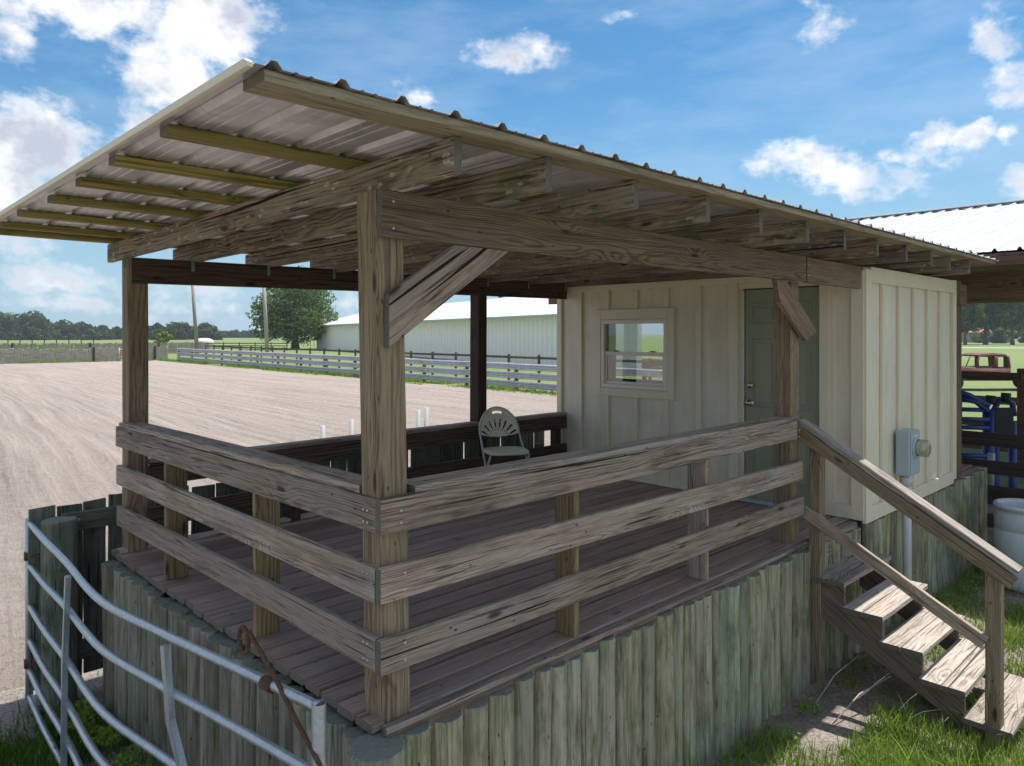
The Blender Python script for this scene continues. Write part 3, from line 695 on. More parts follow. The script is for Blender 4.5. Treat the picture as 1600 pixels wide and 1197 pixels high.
# window on the arena side, seen through the first
aw = link('arena_window', boxes_mesh([(BWX0, BWX0 + .05, 3.27, 3.36, BWZ0, BWZ1), (BWX1 - .05, BWX1, 3.27, 3.36, BWZ0, BWZ1), (BWX0 + .05, BWX1 - .05, 3.27, 3.36, BWZ1 - .05, BWZ1), (BWX0 + .05, BWX1 - .05, 3.27, 3.36, BWZ0, BWZ0 + .05)], .003), 'vinyl', hut)
link('pane', boxes_mesh([(BWX0 + .05, BWX1 - .05, 3.31, 3.314, BWZ0 + .05, BWZ1 - .05)]), 'glass', aw)
# door
door = box('door', 'doorpaint', 4.815, 4.85, DY0 + .005, DY1 - .02, .03, DZ1 - .012, hut, .003)
def dpan(y0, y1, z0, z1):
    link('door_panel', boxes_mesh([(4.806, 4.8149, y0, y1, z0, z0 + .014), (4.806, 4.8149, y0, y1, z1 - .014, z1), (4.806, 4.8149, y0, y0 + .014, z0 + .014, z1 - .014), (4.806, 4.8149, y1 - .014, y1, z0 + .014, z1 - .014), (4.805, 4.8149, y0 + .045, y1 - .045, z0 + .045, z1 - .045)], .003), 'doorpaint', door)
for (y0, y1) in [(.34, .59), (.67, .92)]:
    dpan(y0, y1, 1.68, 1.88); dpan(y0, y1, .90, 1.55); dpan(y0, y1, .18, .76)
def round_thing(name, m, p, nrm, prof, parent, n=16):
    q = Vector(nrm).to_track_quat('Z', 'Y').to_matrix().to_4x4(); q.translation = p; return link(name, lathe_mesh(prof, n), m, parent, q)
round_thing('door_knob', 'brass', (4.815, .925, .935), (-1, 0, 0), [(.034, 0), (.034, .008), (.012, .012), (.012, .03), (.026, .038), (.03, .052), (.024, .064), (0, .068)], door)
round_thing('deadbolt', 'brass', (4.815, .925, 1.10), (-1, 0, 0), [(.031, 0), (.031, .012), (.024, .022), (0, .024)], door)
box('weather_strip', 'vinyl', 4.79, 4.812, .988, 1.0, .03, 2.0, hut, .002)
box('door_head', 'trimpaint', 4.782, 4.80, .255, 1.04, 2.022, 2.069, hut, .002)
box('threshold', 'bluegrey', 4.72, 4.86, .25, 1.03, .003, .028, hut, .004)
# trim on the side wall facing the steps
def ts(x0, x1, z0, z1, name='batten', th=.028): return box(name, 'trimpaint', x0, x1, -.112 - th, -.1124, z0, z1, hut, .003)
ts(4.778, 4.90, -.02, 2.14, 'corner_board', .034); ts(7.24, 7.34, .02, 2.17, 'corner_board', .034)
box('frieze_board', 'trimpaint', 4.90, 7.24, -.144, -.1124, 2.03, 2.165, hut, .003)
box('skirt_board', 'trimpaint', 4.90, 7.24, -.145, -.1124, -.02, .105, hut, .003)
for x in (5.20, 5.615, 6.02, 6.43, 6.83): ts(x - .027, x + .027, .105, 2.03)
# light stains by the conduit
# ------------------------------------------------------------------ METER
meter = thing('electric_meter', (5.64, -.134, .3), 'blue grey electric meter box with a round glass meter on the booth side wall', 'electric meter')
box('meter_box', 'bluegrey', 5.50, 5.78, -.255, -.135, .30, .705, meter, .008)
box('box_cover', 'bluegrey', 5.515, 5.765, -.263, -.2552, .315, .69, meter, .004)
round_thing('meter_collar', 'bluegrey', (5.64, -.263, .55), (0, -1, 0), [(.095, 0), (.095, .012), (.085, .018), (.078, .018)], meter, 24)
round_thing('meter_glass', 'meterglass', (5.64, -.279, .55), (0, -1, 0), [(.078, 0), (.078, .075), (.072, .09), (.05, .098), (0, .10)], meter, 24)
round_thing('meter_dial', 'vinyl', (5.64, -.281, .55), (0, -1, 0), [(.066, 0), (.066, .05), (0, .052)], meter, 24)
link('warning_label', boxes_mesh([(5.60, 5.64, -.2638, -.2632, .645, .665), (5.65, 5.69, -.2638, -.2632, .645, .665)]), 'vinyl', meter)
tube('conduit', 'conduit', [(5.62, -.195, .32), (5.62, -.195, -.3), (5.62, -.195, GZ - .1)], .038, meter, 16)
tube('conduit_coupling', 'conduit', [(5.62, -.195, .30), (5.62, -.195, .20)], .046, meter, 16)

# ------------------------------------------------------------------ STAIRS
st = thing('staircase', (4.3, -.7, GZ), 'weathered open riser wooden steps with a handrail beside the green log wall', 'stairs')
TR = [(-.326, -.205, -.255), (-.60, -.44, -.435), (-.86, -.44, -.612), (-1.12, -.44, -.79), (-1.385, -.44, -.965)]
for i, (yf, _, z) in enumerate(TR):
    zt = z + .019 - .0
    for j in range(2):
        yy = yf + .07 + j * .147
        board('tread', 'tread', (3.85 + R.uniform(-.006, .006), yy, z - .019), (4.83 + R.uniform(-.01, .01), yy, z - .019), .038, .141, st, bow=.002)
def stringer(x):
    out = []; z0 = -.255 - .04; y0 = -.06
    pts = [(-.06, -.295)]
    for i, (yf, _, z) in enumerate(TR):
        zt = z - .0395; pts.append((yf + .02, zt))
        nz_ = TR[i + 1][2] - .0395 if i < 4 else GZ - .03
        pts.append((yf + .02, nz_))
    pts += [(-1.22, GZ - .03), (-.06, -.52)]
    # remove duplicates
    q = []
    for p_ in pts:
        if not q or (abs(q[-1][0] - p_[0]) + abs(q[-1][1] - p_[1]) > 1e-4): q.append(p_)
    o = prism('stringer', 'stringer', q, 'x', x, x + .038, st, bev=0)
    d_ = Vector((0, -.83, -.56)).normalized(); z_ = Vector((1, 0, 0)); y_ = z_.cross(d_); rm = Matrix((d_, y_, z_)).transposed().to_4x4()
    o.data.transform(rm.inverted()); o.matrix_basis = o.matrix_basis @ rm
    return o
stringer(3.905); stringer(4.75)
board('newel_post', 'post', (3.915, -.10, GZ - .1), (3.915, -.10, .80), .09, .09, st, up=(1, 0, 0), ch=.006, bow=.001)
board('newel_post', 'post', (3.90, -1.275, GZ - .1), (3.90, -1.275, .06), .09, .09, st, up=(1, 0, 0), ch=.006, bow=.001)
board('handrail', 'tread', (3.865, .0, .915), (3.87, -1.42, .078), .036, .12, st, ch=.005, bow=.001)
board('rail_support', 'post', (3.815, -.01, .83), (3.822, -1.40, .005), .088, .036, st, bow=.001)
board('lower_rail', 'rail', (3.848, -.02, .235), (3.85, -1.235, -.428), .09, .034, st, bow=.002)
# ------------------------------------------------------------------ FOLDING CHAIR
ch = bpy.data.objects.new('folding_chair', None); COL.objects.link(ch); tag(ch, 'pale green folding chair with a fan shaped slotted back on the deck', 'folding chair')
cm = Matrix.Translation((3.30, 2.72, .003)) @ Matrix.Rotation(math.atan2(-.93, -.48) + math.pi / 2, 4, 'Z'); ch.matrix_basis = cm
world(ch, cm)   # local: faces -Y
def clink(name, me, m): return link(name, me, m, ch, cm)
# seat
bm = bmesh.new(); n = 28; sec = []
for k in range(n):
    a = 2 * math.pi * k / n; c_, s_ = math.cos(a), math.sin(a); q = 4
    r_ = (abs(c_) ** q + abs(s_) ** q) ** (-1 / q); sec.append((.21 * c_ * r_, .20 * s_ * r_ - .02))
rings = [(.97, .425), (1.0, .432), (1.0, .447), (.96, .455), (.6, .445), (.0, .442)]
vv = [[bm.verts.new((x * s_, y_ * s_ - .0 , z)) for (x, y_) in sec] for (s_, z) in rings[:-1]]
for i in range(len(vv) - 1):
    for k in range(n): bm.faces.new((vv[i][k], vv[i][(k + 1) % n], vv[i + 1][(k + 1) % n], vv[i + 1][k]))
bm.faces.new(vv[-1]); bm.faces.new(list(reversed(vv[0])))
me = bpy.data.meshes.new('seat'); bm.to_mesh(me); bm.free(); me.shade_smooth(); clink('seat', me, 'chair')
# slotted fan back built as a fine grid with the slots left open, then thickened
def in_back(x, z):
    cx_, cz = 0, .60
    if z < cz - .02 - .035 * (1 - (x / .2) ** 2): return False
    if (x / .195) ** 2 + ((z - .60) / .225) ** 2 > 1: return False
    if abs(x) < .05 and abs(z - .79 + x * x * 3) < .012: return False    # hand hole
    dx_, dz_ = x, z - .50; a = math.degrees(math.atan2(dx_, dz_)); rr_ = math.hypot(dx_, dz_)
    if rr_ < .135 or rr_ > .228 - abs(a) * .0003: return not (.115 < rr_ < .125 and abs((a + 6) % 12 - 6) < 2.5)
    for s_ in (-58, -41, -24, -8, 8, 24, 41, 58):
        if abs(a - s_) < 2.6: return False
    return True
N = 84; g = .41 / N; vid = {}; vs = []; fs = []
def yb_(x, z): return .20 + (z - .45) * .26 - .05 * (1 - (x / .2) ** 2) * -1.0 - .03
for i in range(N):
    for j in range(N):
        x = -.205 + (i + .5) * g; z = .53 + (j + .5) * g * .75
        if in_back(x, z):
            f = []
            for (di, dj) in ((0, 0), (1, 0), (1, 1), (0, 1)):
                key = (i + di, j + dj)
                if key not in vid:
                    X = -.205 + key[0] * g; Z = .53 + key[1] * g * .75; vid[key] = len(vs); vs.append((X, yb_(X, Z), Z))
                f.append(vid[key])
            fs.append(tuple(f))
me = pydata(vs, fs); bm = bmesh.new(); bm.from_mesh(me)
bmesh.ops.smooth_vert(bm, verts=[v for v in bm.verts if v.is_boundary], factor=.5, use_axis_x=True, use_axis_y=True, use_axis_z=True)
bmesh.ops.solidify(bm, geom=list(bm.faces), thickness=.008); bm.to_mesh(me); bm.free(); clink('backrest', me, 'chair')
# bent tube frame: rear tube forms the arch and the front legs; second pair are rear legs
arch = []
for k in range(25):
    a = math.pi * k / 24; x = .205 * math.cos(a); z = .60 + .235 * math.sin(a); arch.append(Vector((x, yb_(x, z) + .004, z)))
fl = [Vector((.215, -.20, .0)), Vector((.213, -.02, .35)), Vector((.207, .12, .50))]
pts = fl + arch + [Vector((-v.x, v.y, v.z)) for v in reversed(fl)]
clink('back_frame', tube_mesh(pts, .011, 8), 'chairframe')
for s_ in (-1, 1):
    clink('leg', tube_mesh([(s_ * .195, -.16, .42), (s_ * .195, .22, .0)], .011, 8), 'chairframe')
clink('cross_brace', tube_mesh([(-.2, .19, .04), (.2, .19, .04)], .007, 6), 'chairframe')
clink('cross_brace', tube_mesh([(-.213, -.15, .10), (.213, -.15, .10)], .007, 6), 'chairframe')

# ------------------------------------------------------------------ GATE
gate = thing('farm_gate', (-.49, 3.76, -1.0), 'galvanised tube farm gate, bent, standing in front of the log wall', 'gate')
GP = [(-.49, 3.76), (-.53, 3.15), (-.555, 2.49), (-.60, 1.66), (-.53, 1.01), (-.42, .25), (-.365, -.12)]
def gpt(u, z):
    u = max(0, min(.9999, u)) * (len(GP) - 1); i = int(u); f = u - i
    P0 = GP[max(0, i - 1)]; P1 = GP[i]; P2 = GP[min(len(GP) - 1, i + 1)]; P3 = GP[min(len(GP) - 1, i + 2)]
    def cr(a, b, c, d): return .5 * ((2 * b) + (-a + c) * f + (2 * a - 5 * b + 4 * c - d) * f * f + (-a + 3 * b - 3 * c + d) * f ** 3)
    return Vector((cr(P0[0], P1[0], P2[0], P3[0]), cr(P0[1], P1[1], P2[1], P3[1]), z))
GR = [(.219, .226), (-.095, -.02), (-.385, -.34), (-.63, -.60), (-.842, -.83), (-1.03, -1.03)]
for k, (za, zb) in enumerate(GR):
    pts = [gpt(u, za + (zb - za) * min(1, u * 2.2) + .004 * math.sin(u * 9 + k)) for u in np.linspace(0, 1, 34)]
    tube('gate_tube', 'galv', pts, .0195, gate, 12)
tube('gate_stile', 'galv', [gpt(0, .25), gpt(0, -.4), gpt(0, -1.06)], .025, gate, 12)
ge = gpt(1, 0)
# open topped end stile
link('gate_stile', tube_mesh([(0, 0, -1.28), (0, 0, 0)], .026, 14, cap=False), 'galv', gate, Matrix.Translation((ge.x, ge.y, .245)))
def flat(u0, z0, u1, z1):
    a, b = gpt(u0, z0), gpt(u1, z1); d = (gpt(u0 + .02, 0) - gpt(u0 - .02, 0)).normalized()
    a += Vector((-.027, 0, 0)); b += Vector((-.027, 0, 0)); board('gate_brace', 'galv', b, a, .034, .03, gate, up=d, end='galv', bow=0, ch=.001)
flat(.375, .195, .355, -.36); flat(.355, -.36, .35, -1.04)
flat(.69, .20, .70, -.12); flat(.70, -.12, .735, -.42); flat(.735, -.42, .735, -1.04)
for z in (-.02, -.80):
    tube('hinge', 'rust', [gpt(0, z) + Vector((0, 0, -.03)), gpt(0, z) + Vector((0, 0, .03))], .034, gate)
    tube('hinge_pin', 'rust', [gpt(0, z) + Vector((.0, -.02, 0)), Vector((-.36, 3.6, z))], .011, gate, 8)
# rusty slide latch rod with ring, hung on the top tube
u_ = .955
lp = gpt(.83, .226)
latch = tube('latch_rod', 'rust', [(-.44, .285, .405), (-.43, .20, .345), (-.415, .107, .268), (-.40, -.03, .148), (-.385, -.16, .045), (-.375, -.27, -.08)], .0095, gate)
ringp = [Vector((-.445, .325, .365)) + Vector((.0, math.cos(a) * .040, math.sin(a) * .052)) for a in np.linspace(0, 6.1, 24)]
tube('latch_ring', 'rust', ringp, .009, gate, 8)
tube('latch_collar', 'rust', [gpt(.845, .226), gpt(.865, .226)], .027, gate, 12)

# ------------------------------------------------------------------ NEAR PICKET FENCE behind the deck
pf = thing('picket_fence', (0, 3.55, GZ), 'mossy rough board fence with a round gate post running behind the deck', 'fence')
log('gate_post', 'picket', -.34, 3.58, GZ - .1, .25, .115, pf)
x = -.50; i = 0
while x < 4.72:
    w = R.uniform(.155, .19); _c[0] += 1
    top = .355 + R.uniform(-.03, .04) + (.03 if x > .3 else 0) + (.14 if x > 1.2 else 0); z0 = GZ + .10 + R.uniform(-.02, .03)
    yp = 3.735 if x < .1 else 3.62
    me = board_mesh(top - z0, w, .022, ch=.003, bow=.004, seed=_c[0])
    L = top - z0
    for v in me.vertices:      # dog-eared, rounded top
        if v.co.x > L - .02: v.co.x = L - .035 * (abs(v.co.z) / (w / 2)) ** 2 + R.uniform(-.004, .004)
    mx, _ = frame((x + w / 2, yp, z0), (x + w / 2 + R.uniform(-.008, .008), yp, top), up=(1, 0, 0))
    link('picket', me, ['picket', 'end'], pf, mx); x += w + R.uniform(.008, .016)
board('fence_rail', 'picket', (-.30, 3.70, .19), (.10, 3.70, .19), .14, .038, pf)
board('fence_rail', 'picket', (-.30, 3.70, -.78), (.10, 3.70, -.78), .14, .038, pf)
for z in (.12, -.6): board('fence_rail', 'picket', (.10, 3.588, z), (4.75, 3.588, z), .09, .038, pf)
for x in (.2, 2.4, 4.6): log('fence_post', 'picket', x, 3.50, GZ - .1, .30, .055, pf)
for x, z in ((-.26, .20), (-.19, .20)): link('bolt', bm_bolt, 'bolt', pf, Matrix.Translation((x, 3.679, z)) @ Matrix.Rotation(rad(90), 4, 'X') @ Matrix.Scale(2.2, 4))
# ------------------------------------------------------------------ PVC POLES standing in the arena
LBP = ['shortest white plastic pipe standing behind the back rail, left of the near post', 'white plastic pipe standing just left of the near post above the back rail',
       'left of the two close white plastic pipes beyond the back rail', 'tallest white plastic pipe, right of its close neighbour beyond the back rail']
for (px, ytop, lab, ln) in [(504, 665, LBP[0], .0), (549, 656, LBP[1], -.012), (653.5, 641, LBP[2], -.02), (666.5, 637, LBP[3], -.02)]:
    u = (px - 800) / 1162; d = RV * u + WV; t_ = (3.95 - CAM.y) / d.y; p_ = CAM + d * t_
    zt = CAM.z - (ytop - 522) / 1162 * t_
    o = tube('plastic_pipe', 'pvc', [(p_.x + ln * 2, p_.y, GZ - .1), (p_.x, p_.y, zt)], .027, None, 12); tag(o, lab, 'pipe', 'white pipes standing behind the back rail')

# ------------------------------------------------------------------ GUARD RAIL FENCE round the arena
GA = Vector((22.15, 11.0, 0)); GB = Vector((25.7, 75.6, 0)); gdv = (GB - GA).normalized(); gn = Vector((-gdv.y, gdv.x, 0))
gf = thing('guard_rail_fence', (GA.x, GA.y, GZ), 'arena fence of three grey steel guard rails in front of the white barn', 'fence')
def wbeam_mesh(L):
    pr = [(0, -.155), (.03, -.135), (.08, -.11), (.08, -.07), (.02, -.03), (.02, .03), (.08, .07), (.08, .11), (.03, .135), (0, .155)]
    vs = [(x_, y_, z_) for x_ in (0, L) for (y_, z_) in pr] ; n = len(pr)
    fs = [(i, i + 1, n + i + 1, n + i) for i in range(n - 1)]
    vs += [(v[0], v[1] - .004, v[2]) for v in vs]; fs += [tuple(2 * n + q for q in reversed(f)) for f in fs]
    return pydata(vs, fs)
Lg = 3.81; wbm = wbeam_mesh(Lg + .12); ng = int((GB - GA).length / Lg)
gpost = boxes_mesh([(-.07, .07, -.2, -.06, 0, 1.30)], .01)
xax = gdv; rot = Matrix((gdv, gn, Vector((0, 0, 1)))).transposed().to_4x4()
for k in range(ng + 1):
    p_ = GA + gdv * (k * Lg)
    mx = Matrix.Translation((p_.x, p_.y, GZ - .06)) @ rot @ Matrix.Translation((0, 0, 0)); link('fence_post', gpost, 'blackfence', gf, mx)
    if k < ng:
        for zc in (.33, .745, 1.165):
            mx = Matrix.Translation((p_.x, p_.y, GZ + zc + .012 * (k % 2))) @ rot @ Matrix.Rotation(R.uniform(-.002, .002), 4, 'Y'); link('guard_rail', wbm, 'guard', gf, mx)

# dark board fence behind it
def rail_fence(name, A, B, H, rails, rw, sp, m, label, post_w=.12, pm=None, extra=.05, group=None):
    A, B = Vector(A), Vector(B); L = (B - A).length; d = (B - A).normalized(); n = max(1, round(L / sp)); s_ = L / n
    f = thing(name, (A.x, A.y, A.z), label, 'fence', group)
    rt = Matrix((d, Vector((-d.y, d.x, 0)), Vector((0, 0, 1)))).transposed().to_4x4()
    pmx = boxes_mesh([(-post_w / 2, post_w / 2, -post_w / 2, post_w / 2, -.1, H + extra)], .008)
    rmx = boxes_mesh([(.0, s_ - .01, -post_w / 2 - .04, -post_w / 2 - .002, -rw / 2, rw / 2)], .004)
    for k in range(n + 1):
        p_ = A + d * (k * s_); link('fence_post', pmx, pm or m, f, Matrix.Translation(p_) @ rt)
        if k < n:
            for z in rails: link('board', rmx, m, f, Matrix.Translation((p_.x, p_.y, p_.z + z + R.uniform(-.01, .01))) @ rt)
    return f
rail_fence('board_fence', (27.3, 13, GZ), (31.5, 80, GZ), 1.48, (1.36, .9), .13, 2.6, 'brownfence', 'dark brown board fence between the guard rails and the white barn')
# ------------------------------------------------------------------ WHITE BARN
bA = cw(-36, 137); bB = cw(4.6, 57.5); bd = (bB - bA).normalized(); bd.z = 0; bn = Vector((-bd.y, bd.x, 0))
if bn.dot(WV) < 0: bn = -bn
EZ = 3.30
barn = thing('white_barn', (bA.x, bA.y, GZ), 'long low white metal barn with a bright low pitched roof beyond the arena', 'barn')
def ribwall(name, m, P0, d, L, z0, z1, pitch, h, nrm, parent):
    pr = []; s = 0
    while s < L: pr += [(s, 0), (s + pitch * .62, 0), (s + pitch * .72, h), (s + pitch * .9, h)]; s += pitch
    pr.append((L, 0)); vs = []
    for z in (z0, z1):
        for (s, o_) in pr: q = P0 + d * s + nrm * o_; vs.append((q.x, q.y, z))
    n = len(pr); fs = [(i, i + 1, n + i + 1, n + i) for i in range(n - 1)]
    return link(name, pydata(vs, fs), m, parent)
ribwall('wall', 'barnwall', bA, bd, 98, GZ, EZ, .8, .11, -bn, barn)
far = 20.0
q0, q1 = bA, bA + bn * far
RZ = EZ + 2.6
vs = [(q0.x, q0.y, GZ), (q1.x, q1.y, GZ), (q1.x, q1.y, EZ), ((q0 + bn * far / 2).x, (q0 + bn * far / 2).y, RZ), (q0.x, q0.y, EZ)]
link('end_wall', pydata(vs, [(0, 1, 2, 3, 4)]), 'barnwall', barn)
run = far / 2 + .9; up_ = (bn * (far / 2) + Vector((0, 0, RZ - EZ))).normalized(); dn_ = (bn * (far / 2) - Vector((0, 0, RZ - EZ))).normalized()
SLn = run / (far / 2) * math.hypot(far / 2, RZ - EZ)
o_ = bA - bd * 1.2 - up_ * (SLn * .9 / run); o_ = Vector((o_.x, o_.y, o_.z + (EZ - GZ) + GZ + 0)) 
o_.z = EZ - (RZ - EZ) / (far / 2) * .9 + .08
for k in range(10):
    link_l = 10.05
    panel('roof_panel', 'whiteroof', barn, o_ + bd * (k * 10), bd, up_, 0, link_l, SLn, pitch=.9, h=.03, nseg=1)
rdg = o_ + up_ * SLn
for k in range(9): panel('roof_panel', 'whiteroof', barn, rdg + bd * (k * 10), bd, dn_, 0, 10.05, SLn, pitch=.9, h=.03, nseg=1)
board('eave_trim', 'bluegrey', (o_ + Vector((0, 0, -.07))), (o_ + bd * 100 + Vector((0, 0, -.07))), .16, .05, barn, end='bluegrey', bow=0)
link('soffit', pydata([tuple(o_ + Vector((0, 0, -.03))), tuple(o_ + bd * 100 + Vector((0, 0, -.03))), tuple(bA + bd * 98 + Vector((0, 0, EZ - bA.z))), tuple(bA + Vector((0, 0, EZ - bA.z)))], [(0, 1, 2, 3)]), 'barnwall', barn)

# ------------------------------------------------------------------ FAR PICKET FENCES
def far_picket(name, A, B, H, w, label, gap=.02, m='farpicket'):
    A, B = Vector(A), Vector(B); d = (B - A); L = d.length; d.normalize(); nn = Vector((-d.y, d.x, 0))
    f = thing(name, (A.x, A.y, A.z), label, 'fence'); s = 0; vs = []; fs = []
    while s < L:
        h = H + R.uniform(-.10, .10); ww = w * R.uniform(.75, 1.1); t_ = R.uniform(-.03, .03); k = len(vs)
        for (ds, dn, z) in ((0, 0, 0), (ww, 0, 0), (ww, .05, 0), (0, .05, 0), (t_, 0, h), (ww + t_, 0, h - R.uniform(0, .06)), (ww + t_, .05, h), (t_, .05, h)):
            q = d * (s + ds) + nn * dn; vs.append((q.x, q.y, z))
        fs += [tuple(k + q for q in ff) for ff in ((0, 3, 2, 1), (4, 5, 6, 7), (0, 1, 5, 4), (1, 2, 6, 5), (2, 3, 7, 6), (3, 0, 4, 7))]
        s += ww + R.uniform(0, gap * 2)
    o = link('pickets', pydata(vs, fs), m, f, Matrix.Translation(A)); o['kind'] = 'stuff'
    pm_ = boxes_mesh([(-.09, .09, -.12, .0, -.1, H + .1)], .01); s = 1.2
    while s < L:
        q = A + d * s; link('fence_post', pm_, 'blackfence', f, Matrix.Translation(q)); s += 8.5
    return f
Y5 = 75.9
far_picket('picket_fence', (-16, Y5, GZ), (21.4, Y5, GZ), 1.35, .24, 'grey weathered picket fence closing the far end of the arena, left of the striped gate')
far_picket('picket_fence', (23.55, Y5, GZ), (26.0, Y5 + .1, GZ), 1.4, .24, 'short end of grey picket fence meeting the guard rails')
far_picket('picket_fence', (8, 103, GZ), (41, 104, GZ), 1.5, .26, 'second grey picket fence standing behind the first one in the pasture')
sg = thing('striped_gate', (21.45, Y5, GZ), 'small red and white barred gate at the far end of the arena', 'gate')
for k, z in enumerate((.25, .50, .75, 1.0, 1.25)):
    tube('gate_bar', 'whitepaint', [(21.45, Y5, GZ + z - .02 * k), (23.35, Y5 - .7, GZ + z - .05)], .04, sg, 6)
    if k < 4: box('gate_slat', 'redwhite', 21.47, 23.3, Y5 - .34, Y5 - .30, GZ + z + .07, GZ + z + .17, sg, 0).rotation_euler[2] = rad(-20)
tube('gate_stile', 'whitepaint', [(21.45, Y5, GZ + .1), (21.45, Y5, GZ + 1.3)], .04, sg, 6)
tube('gate_stile', 'whitepaint', [(23.35, Y5 - .7, GZ + .1), (23.35, Y5 - .7, GZ + 1.35)], .04, sg, 6)
# pasture board fences
rail_fence('board_fence', cw(-52, 121, GZ), cw(-36, 119, GZ), 1.3, (1.2, .8, .42), .14, 2.6, 'blackfence', 'black three board fence in the pasture to the left of the big oak')
rail_fence('wire_fence', cw(-42, 150, GZ), cw(-34, 146, GZ), 1.8, (1.7,), .05, .9, 'blackfence', 'thin dark post fence between the big oak and the barn', post_w=.07)
rail_fence('wire_fence', cw(-100, 132, GZ), cw(-72, 128, GZ), 1.9, (1.75, 1.1), .05, 2.4, 'blackfence', 'tall thin pen fence far behind the left picket fence', post_w=.12)
# ------------------------------------------------------------------ UTILITY POLES
for (xt, yt, xb, yb, w_, lab) in [(300, 432, 308.5, 547, 100, 'left of two bare wooden poles, leaning slightly, beyond the guard rails'), (411.5, 430, 418, 552, 96, 'right bare wooden pole in front of the big oak tree')]:
    a = cw((xb - 800) / 1162 * w_, w_, GZ - .3); b_ = cw((xt - 800) / 1162 * w_, w_, CAM.z + (522 - yt) / 1162 * w_)
    o = tube('utility_pole', 'pole', [a, a.lerp(b_, .5), b_], [.27, .23, .19], None, 10); tag(o, lab, 'utility pole', 'bare wooden poles beyond the arena')

# ------------------------------------------------------------------ TREES
def crown_mesh(blobs, n, leaf, seed, sk=1.0):
    rs = np.random.RandomState(seed); ws = np.array([b[3] ** 2 for b in blobs], float); ws /= ws.sum()
    idx = rs.choice(len(blobs), n, p=ws); bl = np.array([b[:4] for b in blobs])[idx]
    d = rs.normal(size=(n, 3)); d /= np.linalg.norm(d, axis=1)[:, None]
    rr = bl[:, 3] * (rs.uniform(.45, 1.0, n) ** .45) * (1 + .18 * np.sin(d[:, 0] * 7 + bl[:, 0]) * np.cos(d[:, 2] * 6))
    c = bl[:, :3] + d * rr[:, None] * np.array([1, 1, .78])
    nrm = d + rs.normal(size=(n, 3)) * .75; nrm /= np.linalg.norm(nrm, axis=1)[:, None]
    t = np.cross(nrm, rs.normal(size=(n, 3))); t /= np.linalg.norm(t, axis=1)[:, None]; b = np.cross(nrm, t)
    s = leaf * rs.uniform(.5, 1.3, n)[:, None]
    q = np.stack([c + t * s, c + b * s * .55 + nrm * s * .12, c - t * s, c - b * s * .55 + nrm * s * .12], 1).reshape(-1, 3)
    me = bpy.data.meshes.new('crown'); me.vertices.add(4 * n); me.vertices.foreach_set('co', q.ravel())
    me.loops.add(4 * n); me.loops.foreach_set('vertex_index', np.arange(4 * n)); me.polygons.add(n)
    me.polygons.foreach_set('loop_start', np.arange(0, 4 * n, 4)); me.update(calc_edges=True); me.validate(); return me
def blobs_oak(w, h, trunk, seed, n=26, low=.25):
    rr = random.Random(seed); out = []
    for k in range(n):
        a = rr.uniform(0, 6.28); q = rr.uniform(0, 1) ** .5; zt = rr.uniform(low, 1)
        env = math.sqrt(max(.05, 1 - ((zt - .42) / .62) ** 2))
        r = w * rr.uniform(.12, .20)
        out.append((math.cos(a) * q * (w / 2 - r) * env * .96, math.sin(a) * q * (w / 2 - r) * env, h * zt * .9, r))
    return out
def trunk_mesh(w, h, r, seed, limbs=6):
    rr = random.Random(seed); vs = []; fs = []
    def add(me):
        k = len(vs); vs.extend([tuple(v.co) for v in me.vertices]); fs.extend([tuple(k + i for i in p.vertices) for p in me.polygons]); bpy.data.meshes.remove(me)
    add(tube_mesh([(0, 0, -.4), (.02, 0, h * .1), (.1, .05, h * .28), (.15, .1, h * .6)], [r * 1.5, r, r * .85, r * .3], 10))
    for k in range(limbs):
        a = 6.28 * k / limbs + rr.uniform(-.4, .4); z0 = h * rr.uniform(.16, .34); L = w * rr.uniform(.25, .42)
        add(tube_mesh([(0, 0, z0), (math.cos(a) * L * .5, math.sin(a) * L * .5, z0 + h * .16), (math.cos(a) * L, math.sin(a) * L, z0 + h * rr.uniform(.25, .45))], [r * .5, r * .3, r * .1], 7))
    return pydata(vs, fs, True)
def tree(name, r_, w_, W_, H_, seed, label, leaf='leaf', n=6000, lsz=.35, group=None, z=GZ, low=.25, nb=26, cache={}):
    p_ = cw(r_, w_, z); key = (round(W_), round(H_), seed, leaf)
    t_ = thing(name, p_, label, 'tree', group)
    if key not in cache:
        cache[key] = (crown_mesh(blobs_oak(W_, H_, 0, seed, nb, low), n, lsz, seed), trunk_mesh(W_, H_, W_ * .035, seed))
    c_, k_ = cache[key]; m4 = Matrix.Translation(p_) @ Matrix.Rotation(0, 4, 'Z')
    link('crown', c_, leaf, t_, m4); link('trunk', k_, 'bark', t_, m4); return t_
tree('oak_tree', -38.5, 132, 17, 13.5, 11, 'large leafy oak tree at the left end of the white barn', n=21000, lsz=.28, low=.24, nb=64)
